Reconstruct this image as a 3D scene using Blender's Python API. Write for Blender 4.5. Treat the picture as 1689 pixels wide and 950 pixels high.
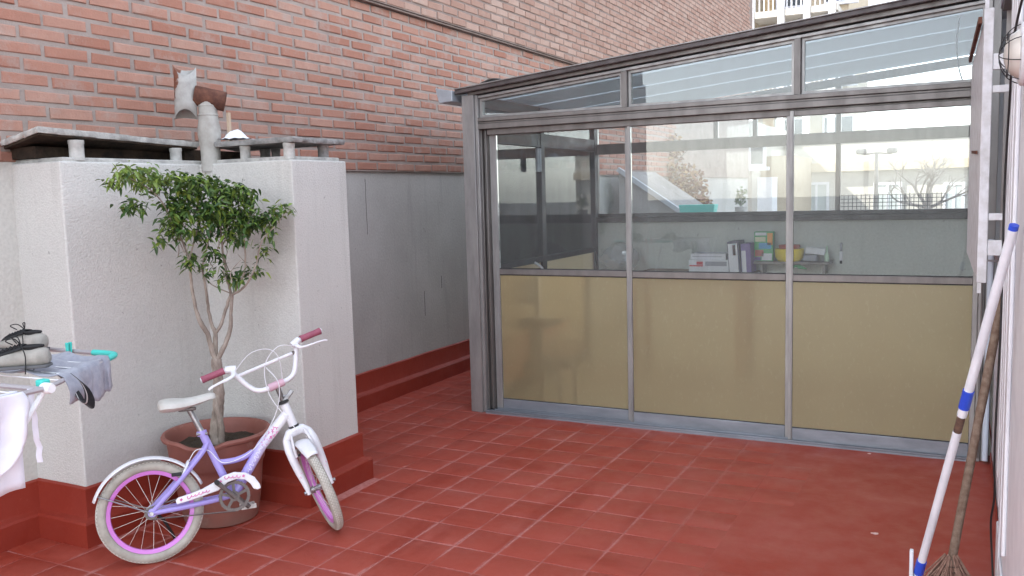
import bpy, bmesh, math, random
from mathutils import Vector, Matrix, noise as mnoise
random.seed(7)
RND = random.Random(11)
sc = bpy.context.scene
for o in list(bpy.data.objects): bpy.data.objects.remove(o)
C = sc.collection
V = Vector
R = math.radians

# ------------------------------------------------------------------ camera
CAM_H, F_PX, PITCH, ROLL, YAW = 1.45, 1443.386, .106668, -.0273038, .47284
FW = V((-math.sin(YAW)*math.cos(PITCH), math.cos(YAW)*math.cos(PITCH), -math.sin(PITCH)))
r0 = V((math.cos(YAW), math.sin(YAW), 0)); u0 = r0.cross(FW)
RT = r0*math.cos(ROLL)+u0*math.sin(ROLL); UP = -r0*math.sin(ROLL)+u0*math.cos(ROLL)
EYE = V((0, 0, CAM_H))
cam = bpy.data.cameras.new('camera'); camo = bpy.data.objects.new('camera', cam); C.objects.link(camo)
cam.sensor_width = 36; cam.lens = 36*F_PX/1689; cam.clip_start = .05; cam.clip_end = 3000
m3 = Matrix((RT, UP, -FW)).transposed()
camo.matrix_world = Matrix.Translation(EYE) @ m3.to_4x4()
sc.camera = camo
def ray(u, v): return RT*((u-844.5)/F_PX)-UP*((v-475)/F_PX)+FW
def onx(u, v, x): d = ray(u, v); return EYE+d*(x/d.x)
def ony(u, v, y): d = ray(u, v); return EYE+d*(y/d.y)
def onz(u, v, z=0): d = ray(u, v); return EYE+d*((z-CAM_H)/d.z)
def proj(p):
    q = V(p)-EYE; w = q.dot(FW); return (844.5+F_PX*q.dot(RT)/w, 475-F_PX*q.dot(UP)/w, w)

# ------------------------------------------------------------------ light
SUN_TO = V((-.92, -.39, 0)).normalized(); SUN_EL = R(42)
world = bpy.data.worlds.new('World'); sc.world = world; world.use_nodes = True
wn = world.node_tree; wn.nodes.clear()
sky = wn.nodes.new('ShaderNodeTexSky'); sky.sky_type = 'NISHITA'; sky.sun_disc = False
sky.sun_elevation = SUN_EL; sky.sun_rotation = math.atan2(SUN_TO.x, SUN_TO.y)
sky.air_density = 1.0; sky.dust_density = 1.0; sky.ozone_density = 1.0
hs = wn.nodes.new('ShaderNodeHueSaturation'); hs.inputs['Saturation'].default_value = .38
bg = wn.nodes.new('ShaderNodeBackground'); bg.inputs['Strength'].default_value = .15
wo = wn.nodes.new('ShaderNodeOutputWorld')
wn.links.new(sky.outputs[0], hs.inputs['Color']); wn.links.new(hs.outputs[0], bg.inputs[0]); wn.links.new(bg.outputs[0], wo.inputs[0])
sl = bpy.data.lights.new('sun', 'SUN'); sl.energy = 2.4; sl.angle = R(.5); sl.color = (1, .94, .85)
so = bpy.data.objects.new('sun', sl); C.objects.link(so)
sd = -(SUN_TO*math.cos(SUN_EL)+V((0, 0, math.sin(SUN_EL))))
so.rotation_euler = sd.to_track_quat('-Z', 'Y').to_euler(); so.location = (-6, -6, 20)
sc.view_settings.view_transform = 'Standard'; sc.view_settings.look = 'None'
sc.view_settings.gamma = 1; sc.view_settings.use_curve_mapping = False
sc.view_settings.exposure = 2.55

# ------------------------------------------------------------------ materials
def nodes_of(name):
    m = bpy.data.materials.new(name); m.use_nodes = True; nt = m.node_tree
    return m, nt, nt.nodes['Principled BSDF'], nt.nodes['Material Output']
def nd(nt, t, ins=None, **props):
    n = nt.nodes.new(t)
    for k, v in props.items(): setattr(n, k, v)
    for k, v in (ins or {}).items():
        if isinstance(v, bpy.types.NodeSocket): nt.links.new(v, n.inputs[k])
        else: n.inputs[k].default_value = v
    return n
def rgb(c): return (c[0], c[1], c[2], 1)
def pos(nt): return nd(nt, 'ShaderNodeNewGeometry').outputs['Position']
def objc(nt): return nd(nt, 'ShaderNodeTexCoord').outputs['Object']
def mix(nt, f, a, b, mode='MIX'):
    n = nt.nodes.new('ShaderNodeMix'); n.data_type = 'RGBA'; n.blend_type = mode
    for s, v in ((n.inputs[0], f), (n.inputs[6], a), (n.inputs[7], b)):
        if isinstance(v, bpy.types.NodeSocket): nt.links.new(v, s)
        else: s.default_value = v if not isinstance(v, tuple) or len(v) == 4 else rgb(v)
    return n.outputs[2]
def noise(nt, vec, scale, detail=4, rough=.55, stretch=None, dist=0):
    if stretch is not None:
        vec = nd(nt, 'ShaderNodeMapping', {'Vector': vec, 'Scale': stretch}).outputs[0]
    return nd(nt, 'ShaderNodeTexNoise', {'Vector': vec, 'Scale': scale, 'Detail': detail, 'Roughness': rough, 'Distortion': dist}).outputs[0]
def ramp(nt, f, a, b, lo=0., hi=1.):
    return nd(nt, 'ShaderNodeMapRange', {0: f, 1: a, 2: b, 3: lo, 4: hi}).outputs[0]
def mth(nt, op, a, b=0.):
    return nd(nt, 'ShaderNodeMath', {0: a, 1: b}, operation=op).outputs[0]
def bump(nt, bs, h, strength, dist):
    n = nd(nt, 'ShaderNodeBump', {'Height': h, 'Strength': strength, 'Distance': dist}); nt.links.new(n.outputs[0], bs.inputs['Normal']); return n
def simple(name, c, rough=.5, metal=0, c2=None, vs=8, bs=0, bscale=80, bd=.002, spec=.5, local=False, stretch=None):
    m, nt, b, out = nodes_of(name)
    b.inputs['Roughness'].default_value = rough; b.inputs['Metallic'].default_value = metal
    b.inputs['Specular IOR Level'].default_value = spec
    p = objc(nt) if local else pos(nt)
    if c2:
        f = ramp(nt, noise(nt, p, vs, 5, .6, stretch), .35, .65)
        nt.links.new(mix(nt, f, c, c2), b.inputs['Base Color'])
        nt.links.new(ramp(nt, f, 0, 1, rough*.9, min(1, rough*1.15)), b.inputs['Roughness'])
    else: b.inputs['Base Color'].default_value = rgb(c)
    if bs: bump(nt, b, noise(nt, p, bscale, 3, .6), bs, bd)
    return m

def plaster(name, c, c2, grain=95, depth=.004, stain=(.12, .11, .10), st=.35):
    m, nt, b, out = nodes_of(name); p = pos(nt)
    f1 = ramp(nt, noise(nt, p, 1.6, 5, .6), .35, .7)
    col = mix(nt, f1, c, c2)
    drip = ramp(nt, noise(nt, p, 1, 4, .6, (14, 14, 1.1)), .56, .78, 0, st)
    col = mix(nt, drip, col, stain)
    spk = ramp(nt, noise(nt, p, 22, 3, .6), .70, .76, 0, .5)
    col = mix(nt, spk, col, stain)
    g1 = noise(nt, p, grain, 3, .6); 
    v = nd(nt, 'ShaderNodeTexVoronoi', {'Vector': p, 'Scale': grain*.8}).outputs[0]
    h = mth(nt, 'ADD', g1, mth(nt, 'MULTIPLY', v, .5))
    col = mix(nt, ramp(nt, g1, .35, .7, .0, .16), col, stain)
    nt.links.new(col, b.inputs['Base Color'])
    bump(nt, b, h, .75, depth); b.inputs['Roughness'].default_value = .92; b.inputs['Specular IOR Level'].default_value = .2
    return m

MT = {}
MT['plaster'] = plaster('plaster_light', (.63, .615, .58), (.57, .555, .525), 140, .0038, st=.16)
MT['plaster_grey'] = plaster('plaster_grey', (.47, .455, .43), (.39, .375, .35), 70, .0018, st=.22)
MT['plaster_left'] = plaster('plaster_left', (.60, .59, .55), (.53, .52, .48), 70, .003)
MT['plaster_in'] = plaster('plaster_interior', (.60, .62, .58), (.54, .56, .52), 60, .0015, st=.12)
MT['concrete'] = simple('weathered_concrete', (.54, .525, .49), .95, 0, (.30, .29, .275), 14, .8, 60, .006, .2)
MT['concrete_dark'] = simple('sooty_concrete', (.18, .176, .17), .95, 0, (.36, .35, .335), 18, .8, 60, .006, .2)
MT['stub'] = simple('painted_stub', (.52, .51, .48), .85, 0, (.34, .33, .31), 20, .4, 70, .003, .3)
MT['white_wall'] = plaster('white_wall', (.62, .61, .66), (.56, .55, .60), 55, .001, st=.1)
MT['white_paint'] = simple('white_paint', (.70, .70, .73), .45, 0, (.62, .62, .65), 9, .15, 40, .001)
MT['white_old'] = simple('white_paint_old', (.66, .66, .69), .5, 0, (.50, .49, .49), 22, .3, 60, .0015)
MT['fascia'] = simple('lavender_fascia', (.40, .39, .46), .8)
MT['soffit'] = simple('dark_soffit', (.20, .18, .18), .9)
MT['black'] = simple('black_rubber', (.012, .012, .013), .5)

def red_paint(name, joints, ca=(.30, .043, .024), cb=(.345, .066, .044), wr=.24):
    m, nt, b, out = nodes_of(name); p = pos(nt)
    sx = nd(nt, 'ShaderNodeSeparateXYZ', {0: p})
    rnd = nd(nt, 'ShaderNodeObjectInfo').outputs['Random']
    base = mix(nt, ramp(nt, noise(nt, p, 2.2, 5, .6), .35, .68), ca, cb)
    base = mix(nt, ramp(nt, rnd, 0, 1, 0, .4), base, tuple(x*1.12 for x in cb))
    # fine scuffs
    base = mix(nt, ramp(nt, noise(nt, p, 60, 4, .7), .62, .80, 0, .25), base, (.42, .17, .14))
    # pale chalky wear in blotches
    wear = ramp(nt, noise(nt, p, 3.1, 6, .65), .54, .76, 0, wr)
    base = mix(nt, wear, base, (.42, .17, .15))
    if joints:
        def line(ax, ph):
            t = mth(nt, 'FRACT', mth(nt, 'ADD', mth(nt, 'DIVIDE', mth(nt, 'SUBTRACT', sx.outputs[ax], ph), .2), .5))
            return mth(nt, 'MULTIPLY', mth(nt, 'ABSOLUTE', mth(nt, 'SUBTRACT', t, .5)), .2)
        wob = mth(nt, 'MULTIPLY', mth(nt, 'SUBTRACT', noise(nt, p, 14, 4, .6), .5), .022)
        dx = mth(nt, 'ADD', line(0, -2.04), wob); dy = mth(nt, 'ADD', line(1, 3.205), wob)
        fx = ramp(nt, dx, .004, .013, 1, 0); fy = ramp(nt, dy, .003, .008, 1, 0)
        patch = ramp(nt, noise(nt, p, 3.1, 4, .55), .46, .56)
        patch2 = ramp(nt, noise(nt, nd(nt, 'ShaderNodeVectorMath', {0: p, 1: (7.3, 2.1, 0)}).outputs[0], 3.4, 3, .5), .47, .56)
        right = ramp(nt, sx.outputs[0], -1.5, -.75, 1, 0)
        d = mth(nt, 'MAXIMUM', mth(nt, 'MULTIPLY', fx, patch), mth(nt, 'MULTIPLY', fy, patch2))
        d = mth(nt, 'MULTIPLY', mth(nt, 'MULTIPLY', d, right), ramp(nt, noise(nt, p, 40, 4, .7), .3, .62, .15, .70))
        base = mix(nt, d, base, (.52, .24, .22))
        # fresh, darker repaint strokes following the joints
        sb = ramp(nt, noise(nt, p, 1, 3, .5, (5.2, 1.2, 1)), .60, .68, 0, .55)
        sb2 = ramp(nt, noise(nt, p, 1, 3, .5, (1.1, 6.0, 1)), .63, .70, 0, .5)
        base = mix(nt, mth(nt, 'MAXIMUM', sb, sb2), base, (.25, .028, .014))
    nt.links.new(base, b.inputs['Base Color'])
    nt.links.new(ramp(nt, noise(nt, p, 9, 4, .6), .3, .7, .36, .62), b.inputs['Roughness'])
    b.inputs['Specular IOR Level'].default_value = .35
    h = mth(nt, 'ADD', noise(nt, p, 35, 4, .6), mth(nt, 'MULTIPLY', noise(nt, p, 220, 2, .5), .3))
    bump(nt, b, h, .3, .003)
    return m
MT['floor'] = red_paint('red_floor_paint', True)
MT['skirt'] = red_paint('red_skirting_paint', False, (.225, .025, .014), (.27, .038, .022), .16)

def joint_mat():
    m, nt, b, out = nodes_of('tile_joint_dust'); p = pos(nt)
    sx = nd(nt, 'ShaderNodeSeparateXYZ', {0: p})
    pt = ramp(nt, noise(nt, p, 3.1, 4, .55), .38, .54, .25, 1)
    pt = mth(nt, 'MULTIPLY', pt, ramp(nt, sx.outputs[0], -1.4, -.8, 1, .0))
    fine = ramp(nt, noise(nt, p, 50, 4, .7), .3, .65, .3, 1)
    base = mix(nt, ramp(nt, noise(nt, p, 2.2, 5, .6), .35, .68), (.30, .043, .024), (.345, .066, .044))
    base = mix(nt, ramp(nt, noise(nt, p, 60, 4, .7), .62, .80, 0, .25), base, (.42, .17, .14))
    base = mix(nt, ramp(nt, noise(nt, p, 1.1, 6, .65), .48, .72, 0, .28), base, (.35, .11, .088))
    nt.links.new(mix(nt, mth(nt, 'MULTIPLY', pt, fine), base, (.50, .215, .19)), b.inputs['Base Color'])
    nt.links.new(ramp(nt, noise(nt, p, 9, 4, .6), .3, .7, .40, .66), b.inputs['Roughness'])
    b.inputs['Specular IOR Level'].default_value = .35
    bump(nt, b, noise(nt, p, 35, 4, .6), .3, .003)
    return m
MT['joint'] = joint_mat()

def brick_mat(name, ca, cb, cc, smear, smear_amt):
    m, nt, b, out = nodes_of(name); p = pos(nt)
    g = nd(nt, 'ShaderNodeNewGeometry'); oi = nd(nt, 'ShaderNodeObjectInfo')
    rnd = mth(nt, 'FRACT', mth(nt, 'ADD', g.outputs['Random Per Island'], oi.outputs['Random']))
    cr = nt.nodes.new('ShaderNodeValToRGB'); nt.links.new(rnd, cr.inputs[0])
    cr.color_ramp.elements[0].color = rgb(ca); cr.color_ramp.elements[1].color = rgb(cc)
    e = cr.color_ramp.elements.new(.5); e.color = rgb(cb)
    col = mix(nt, ramp(nt, noise(nt, p, 16, 5, .7), .3, .7, 0, .45), cr.outputs[0], tuple(x*.72 for x in cb))
    sm = ramp(nt, noise(nt, p, 5, 6, .7), .50, .72, 0, smear_amt)
    col = mix(nt, sm, col, smear)
    col = mix(nt, ramp(nt, noise(nt, p, 75, 3, .7), .62, .75, 0, .5), col, smear)
    nt.links.new(col, b.inputs['Base Color']); b.inputs['Roughness'].default_value = .9
    b.inputs['Specular IOR Level'].default_value = .2
    bump(nt, b, noise(nt, p, 90, 4, .65), .7, .004)
    return m
MT['brick'] = brick_mat('orange_brick', (.315, .140, .098), (.37, .190, .140), (.41, .245, .19), (.345, .275, .24), .85)
MT['brick_up'] = brick_mat('pale_brick', (.30, .170, .128), (.35, .215, .168), (.40, .268, .215), (.34, .275, .235), .5)
MT['mortar'] = simple('grey_mortar', (.325, .27, .24), .95, 0, (.265, .215, .19), 7, .8, 90, .004, .15)
MT['mortar_dark'] = simple('dark_mortar', (.19, .145, .125), .95, 0, (.26, .20, .175), 9, .6, 90, .004, .15)

MT['alu'] = simple('dull_aluminium', (.225, .208, .195), .45, .35, (.17, .155, .145), 12, .1, 60, .001, .5, stretch=(1, 1, .25))
MT['alu_light'] = simple('pale_aluminium', (.36, .348, .335), .42, .35, (.26, .25, .243), 14, .1, 60, .001, .5, stretch=(1, 1, .25))
MT['alu_blue'] = simple('cool_aluminium', (.30, .32, .355), .42, .35, (.21, .225, .25), 12, .1, 60, .001, .5, stretch=(.3, 1, 1))
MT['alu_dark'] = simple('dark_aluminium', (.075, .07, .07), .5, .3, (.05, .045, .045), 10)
MT['gasket'] = simple('black_gasket', (.02, .02, .022), .7)
MT['roof_trim'] = simple('dark_brown_trim', (.115, .098, .095), .55, .1, (.075, .062, .06), 9)
MT['zinc'] = simple('pale_zinc', (.50, .55, .60), .4, .5, (.40, .44, .48), 10)

def glass_mat(name, tint, veil, dirt=.0):
    m, nt, b, out = nodes_of(name); nt.nodes.remove(b); p = pos(nt)
    tr = nd(nt, 'ShaderNodeBsdfTransparent', {0: rgb(tint)})
    gl = nd(nt, 'ShaderNodeBsdfGlossy', {'Color': (1, 1, 1, 1), 'Roughness': .0})
    fr = nd(nt, 'ShaderNodeFresnel', {'IOR': 1.5})
    mx = nd(nt, 'ShaderNodeMixShader', {0: fr.outputs[0], 1: tr.outputs[0], 2: gl.outputs[0]})
    df = nd(nt, 'ShaderNodeBsdfDiffuse', {0: (.75, .77, .78, 1)})
    f = ramp(nt, noise(nt, p, 1, 5, .65, (9, 9, 1.3)), .35, .75, veil*.35, veil)
    f2 = ramp(nt, noise(nt, p, 70, 3, .6), .66, .74, 0, dirt)
    mx2 = nd(nt, 'ShaderNodeMixShader', {0: mth(nt, 'ADD', f, f2), 1: mx.outputs[0], 2: df.outputs[0]})
    nt.links.new(mx2.outputs[0], out.inputs[0])
    return m
MT['glass'] = glass_mat('window_glass', (.95, .965, .965), .04, .03)
MT['glass_up'] = glass_mat('transom_glass', (.90, .93, .94), .07, .02)

def gold_mat():
    m, nt, b, out = nodes_of('amber_frosted_panel'); nt.nodes.remove(b); p = pos(nt)
    c = mix(nt, ramp(nt, noise(nt, p, 3, 4, .6), .3, .7), (.80, .655, .39), (.71, .57, .33))
    c = mix(nt, ramp(nt, noise(nt, p, 60, 3, .7, (1, 1, .5)), .57, .70, 0, .7), c, (.90, .80, .56))
    h = mth(nt, 'ADD', noise(nt, p, 55, 3, .6, (1, 1, .35)), mth(nt, 'MULTIPLY', noise(nt, p, 150, 2, .6), .5))
    bp = nd(nt, 'ShaderNodeBump', {'Height': h, 'Strength': .5, 'Distance': .003})
    df = nd(nt, 'ShaderNodeBsdfDiffuse', {0: c, 'Normal': bp.outputs[0]})
    tl = nd(nt, 'ShaderNodeBsdfTranslucent', {0: c})
    rf = nd(nt, 'ShaderNodeBsdfRefraction', {0: (.94, .82, .55, 1), 'Roughness': .30, 'IOR': 1.1})
    a = nd(nt, 'ShaderNodeMixShader', {0: .50, 1: df.outputs[0], 2: tl.outputs[0]})
    a2 = nd(nt, 'ShaderNodeMixShader', {0: .52, 1: a.outputs[0], 2: rf.outputs[0]})
    gl = nd(nt, 'ShaderNodeBsdfGlossy', {0: (1, 1, 1, 1), 'Roughness': .35, 'Normal': bp.outputs[0]})
    fr = nd(nt, 'ShaderNodeFresnel', {'IOR': 1.4})
    o = nd(nt, 'ShaderNodeMixShader', {0: fr.outputs[0], 1: a2.outputs[0], 2: gl.outputs[0]})
    nt.links.new(o.outputs[0], out.inputs[0]); return m
MT['gold'] = gold_mat()
def clear_mat():
    m, nt, b, out = nodes_of('clear_sheet_back'); nt.nodes.remove(b)
    nt.links.new(nd(nt, 'ShaderNodeBsdfTransparent', {0: (.97, .97, .96, 1)}).outputs[0], out.inputs[0]); return m
MT['clear'] = clear_mat()
def roof_mat(name='translucent_roof_sheet', fac=.17):
    m, nt, b, out = nodes_of(name); nt.nodes.remove(b)
    df = nd(nt, 'ShaderNodeBsdfDiffuse', {0: (.62, .70, .74, 1)}); tl = nd(nt, 'ShaderNodeBsdfTranslucent', {0: (.88, .94, .96, 1)})
    o = nd(nt, 'ShaderNodeMixShader', {0: fac, 1: df.outputs[0], 2: tl.outputs[0]})
    nt.links.new(o.outputs[0], out.inputs[0]); return m
MT['roof_sheet'] = roof_mat()
MT['roof_clear'] = roof_mat('clear_roof_joint', .6)

# ------------------------------------------------------------------ mesh helpers
class MB:
    def __init__(s): s.v = []; s.f = []
    def add(s, vs, fs):
        b = len(s.v); s.v += [tuple(x) for x in vs]; s.f += [tuple(b+i for i in f) for f in fs]; return s
    def hexa(s, p):  # bottom 4 ccw, top 4 ccw
        return s.add(p, [(3, 2, 1, 0), (4, 5, 6, 7), (0, 1, 5, 4), (1, 2, 6, 5), (2, 3, 7, 6), (3, 0, 4, 7)])
    def box(s, x0, x1, y0, y1, z0, z1):
        return s.hexa([(x0, y0, z0), (x1, y0, z0), (x1, y1, z0), (x0, y1, z0), (x0, y0, z1), (x1, y0, z1), (x1, y1, z1), (x0, y1, z1)])
    def bar(s, a, b, w, h, upv=(0, 0, 1)):
        a, b = V(a), V(b); d = (b-a).normalized(); sd_ = d.cross(V(upv)).normalized(); u = sd_.cross(d)
        q = []
        for e in (a, b): q.append([e-sd_*w/2-u*h/2, e+sd_*w/2-u*h/2, e+sd_*w/2+u*h/2, e-sd_*w/2+u*h/2])
        return s.add(q[0]+q[1], [(0, 1, 2, 3), (7, 6, 5, 4), (0, 4, 5, 1), (1, 5, 6, 2), (2, 6, 7, 3), (3, 7, 4, 0)])
    def rings(s, rings, closed=False, cap=True):
        n = len(rings[0]); b = len(s.v)
        for r in rings: s.v += [tuple(x) for x in r]
        m = len(rings)
        for i in range(m if closed else m-1):
            j = (i+1) % m
            for k in range(n):
                l = (k+1) % n
                s.f.append((b+i*n+k, b+i*n+l, b+j*n+l, b+j*n+k))
        if cap and not closed:
            s.f.append(tuple(b+k for k in reversed(range(n)))); s.f.append(tuple(b+(m-1)*n+k for k in range(n)))
        return s
    def tube(s, pts, r, n=8, closed=False, cap=True, flat=1.0):
        pts = [V(p) for p in pts]; m = len(pts); rr = r if isinstance(r, (list, tuple)) else [r]*m
        T = []
        for i in range(m):
            if closed: t = pts[(i+1) % m]-pts[i-1]
            else: t = pts[min(i+1, m-1)]-pts[max(i-1, 0)]
            T.append(t.normalized() if t.length > 1e-9 else V((0, 0, 1)))
        a = T[0].cross(V((0, 0, 1)))
        if a.length < .1: a = T[0].cross(V((0, 1, 0)))
        a.normalize(); out = []
        for i in range(m):
            a = a-T[i]*a.dot(T[i]); a.normalize(); b = T[i].cross(a)
            out.append([pts[i]+(a*math.cos(2*math.pi*k/n)+b*(flat*math.sin(2*math.pi*k/n)))*rr[i] for k in range(n)])
        return s.rings(out, closed, cap)
    def lathe(s, prof, n=32, c=(0, 0, 0), jit=0):
        c = V(c); rs = []
        for (r, z) in prof:
            rs.append([c+V((r*math.cos(2*math.pi*k/n), r*math.sin(2*math.pi*k/n), z)) for k in range(n)])
        return s.rings(rs)
    def prism(s, poly, h0, h1, to=lambda a, b, h: (a, b, h)):
        n = len(poly)
        return s.add([to(a, b, h0) for a, b in poly]+[to(a, b, h1) for a, b in poly],
                     [tuple(reversed(range(n))), tuple(range(n, 2*n))]+[(i, (i+1) % n, n+(i+1) % n, n+i) for i in range(n)])
    def grid(s, fn, nu, nv):
        b = len(s.v)
        for i in range(nu+1):
            for j in range(nv+1): s.v.append(tuple(fn(i/nu, j/nv)))
        for i in range(nu):
            for j in range(nv):
                a = b+i*(nv+1)+j; s.f.append((a, a+nv+1, a+nv+2, a+1))
        return s
    def mesh(s, name, smooth=True, ang=35):
        me = bpy.data.meshes.new(name); me.from_pydata(s.v, [], s.f)
        bm = bmesh.new(); bm.from_mesh(me); bmesh.ops.recalc_face_normals(bm, faces=bm.faces); bm.to_mesh(me); bm.free()
        if smooth:
            me.polygons.foreach_set('use_smooth', [True]*len(me.polygons)); me.set_sharp_from_angle(angle=R(ang))
        return me
    def build(s, name, mat, parent=None, smooth=True, bevel=0, seg=2, solid=0, sub=0, local=False, ang=35):
        me = s.mesh(name, smooth, ang); return link(name, me, mat, parent, bevel, seg, solid, sub, local)
def link(name, me, mat, parent=None, bevel=0, seg=2, solid=0, sub=0, local=False):
    if mat is not None and not me.materials: me.materials.append(MT[mat] if isinstance(mat, str) else mat)
    o = bpy.data.objects.new(name, me); C.objects.link(o)
    if parent is not None:
        o.parent = parent
        if not local: o.matrix_parent_inverse = world_of(parent).inverted()
    if solid:
        md = o.modifiers.new('solid', 'SOLIDIFY'); md.thickness = solid; md.offset = 0
    if bevel:
        md = o.modifiers.new('bevel', 'BEVEL'); md.width = bevel; md.segments = seg; md.limit_method = 'ANGLE'; md.angle_limit = R(40)
    if sub:
        md = o.modifiers.new('sub', 'SUBSURF'); md.levels = sub; md.render_levels = sub
    return o
def world_of(o):
    m = Matrix.LocRotScale(o.location, o.rotation_euler, o.scale)
    if o.parent is not None: m = world_of(o.parent) @ o.matrix_parent_inverse @ m
    return m
def tag(o, label, cat, group=None):
    o['label'] = label; o['category'] = cat
    if group: o['group'] = group
    return o
def thing(name, label, cat, loc=(0, 0, 0), rot=(0, 0, 0), group=None):
    o = bpy.data.objects.new(name, None); C.objects.link(o); o.location = loc; o.rotation_euler = rot
    o.empty_display_size = .1
    return tag(o, label, cat, group)
def struct(o): o['kind'] = 'structure'; return o
def catmull(pts, n=6):
    pts = [V(p) for p in pts]; out = []
    for i in range(len(pts)-1):
        a = pts[max(i-1, 0)]; b = pts[i]; c = pts[i+1]; d = pts[min(i+2, len(pts)-1)]
        for k in range(n):
            t = k/n
            out.append(.5*((2*b)+(c-a)*t+(2*a-5*b+4*c-d)*t*t+(3*b-a-3*c+d)*t**3))
    out.append(pts[-1]); return out
def nz(x, y=0., z=0.): return mnoise.noise(V((x, y, z)))

# ================================================================== SETTING
XW = -3.658          # face of the grey party wall
XR = .18             # face of the house wall on the right
YF = 5.08            # plane of the sliding doors
YBK = 7.25           # back wall of the glazed room
BLK = [(-3.31, 2.405), (-3.31, 3.161), (-2.736, 3.161), (-2.736, 3.565)]
ZB = 1.637

MT['street'] = simple('street_asphalt', (.06, .06, .06), .9, 0, (.08, .08, .08), .5)
struct(MB().box(-900, 900, -900, 900, -9.4, -9).build('ground', 'street', smooth=False))
# terrace floor: filler sheet, dipping 3 mm under the laid tiles
TP, TX0, TY0, GAP = .2, -2.04, 3.205, .0075
tiles = []
for i in range(-9, 9):
    for j in range(-9, 22):
        x, y = TX0+TP*i, TY0+TP*j; cx_, cy_ = x+.1, y+.1
        if cx_ < -3.62 or cy_ < 1.3 or cy_ > 7.2: continue
        if cx_ > -2.8 and cy_ > 5.02: continue
        if -3.7 < cx_ < -3.30 and 2.36 < cy_ < 3.6: continue
        if cx_ < -2.72 and 3.12 < cy_ < 3.58: continue
        lim = -.78+.30*nz(cy_*1.3, 4.2)
        if cx_ > lim: continue
        u, v, w = proj((cx_, cy_, 0))
        if not (-60 < u < 1750 and v < 1010): continue
        tiles.append((cx_, cy_))
tset = {(round(a, 2), round(b, 2)) for a, b in tiles}
def tile_at(x, y):
    i = math.floor((x-TX0)/TP); j = math.floor((y-TY0)/TP)
    return (round(TX0+TP*i+.1, 2), round(TY0+TP*j+.1, 2)) in tset
fl = MB(); NX, NY = 150, 220; X0, X1, Y0, Y1 = -3.7, 2.6, -.9, 7.4
def fz(x, y):
    k = sum(tile_at(x+a*.03, y+b*.03) for a in (-1, 1) for b in (-1, 1))/4
    return -.0028*k+.0012*nz(x*3, y*3)*(1-k)
fl.grid(lambda s, t: (X0+(X1-X0)*s, Y0+(Y1-Y0)*t, fz(X0+(X1-X0)*s, Y0+(Y1-Y0)*t)), NX, NY)
floor = struct(fl.build('terrace_floor', 'joint'))
struct(MB().box(-3.68, 2.6, -.9, 7.4, -9, -.02).build('terrace_building', 'plaster_left', smooth=False))
def tile_mesh(k):
    b = MB(); s = TP/2-GAP/2; c = .0035; e = .006
    rr = random.Random(k)
    co = []
    for sx, sy in ((-1, -1), (1, -1), (1, 1), (-1, 1)):
        co.append((sx*(s-rr.uniform(0, .0015)), sy*(s-rr.uniform(0, .0015))))
    lo = [(x, y, -.012) for x, y in co]; mid = [(x, y, -c*.5) for x, y in co]; top = [(x*(1-e/s), y*(1-e/s), 0) for x, y in co]
    b.v = lo+mid+top
    b.f = [(0, 1, 5, 4), (1, 2, 6, 5), (2, 3, 7, 6), (3, 0, 4, 7), (4, 5, 9, 8), (5, 6, 10, 9), (6, 7, 11, 10), (7, 4, 8, 11), (8, 9, 10, 11)]
    me = b.mesh('floor_tile', True, 60); me.materials.append(MT['floor']); return me
tms = [tile_mesh(k) for k in range(6)]
for x, y in tiles:
    o = link('floor_tile', RND.choice(tms), None, floor)
    o.location = (x, y, RND.uniform(-.0006, .0009)); o.rotation_euler = (RND.gauss(0, .002), RND.gauss(0, .002), RND.gauss(0, .004))

def skirting(path, side, name, parent, seed, caps=True):
    """two-step red skirting swept along a plan polyline; side=+1 left of travel"""
    prof = [(0, -.004), (.046, -.004), (.046, .098), (.040, .108), (.016, .118), (.013, .126), (.013, .243), (.002, .250), (-.02, .250)]
    pts = []
    for i in range(len(path)-1):
        a, b = V(path[i]), V(path[i+1]); n = max(1, int((b-a).length/.06))
        for k in range(n): pts.append((a.lerp(b, k/n), i if k else -1))
    pts.append((V(path[-1]), -1)); P = [p for p, _ in pts]; rings = []
    for i, p in enumerate(P):
        d0 = (P[i]-P[i-1]).normalized() if i else (P[1]-P[0]).normalized()
        d1 = (P[i+1]-P[i]).normalized() if i < len(P)-1 else d0
        n0 = V((-d0.y, d0.x))*side; n1 = V((-d1.y, d1.x))*side
        bis = (n0+n1); bis = bis/(1+n0.dot(n1)) if (1+n0.dot(n1)) > .05 else n0
        w1 = .004*nz(p.x*6+seed, p.y*6); w2 = .0025*nz(p.x*14, p.y*14+seed); ww = .006*nz(p.x*4, p.y*4, seed)
        r = []
        for k, (d, z) in enumerate(prof):
            dd = d+(w2 if 0 < k < 5 else w2*.5 if k < 7 else 0); zz = z+(w1 if 2 <= k <= 5 else ww if k > 5 else 0)
            r.append((p.x+bis.x*dd, p.y+bis.y*dd, zz))
        rings.append(r)
    return MB().rings(rings, cap=caps).build(name, 'skirt', parent, ang=28)

# ---- party wall: grey render below, brick above
party = thing('party_wall', 'long party wall with orange brick above and plain grey render below', 'wall', (XW, 5, 0))
w = MB(); n = 60
def wallsheet(x, ya, yb, za, zb, back):
    b = MB(); b.box(back, x, ya, yb, za, zb); return b
wallsheet(XW, 3.5, 17.3, -.3, 1.632, -4.0).build('rendered_base', 'plaster_grey', party, smooth=False)
wallsheet(-3.625, -.9, 2.5, -.3, 1.645, -4.0).build('rendered_base', 'plaster_left', party, smooth=False)
skirting([(XW, 3.5), (XW, 8.0)], -1, 'skirting', party, 3)
skirting([(-3.625, -.9), (-3.625, 2.5)], -1, 'skirting', party, 5)
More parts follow.
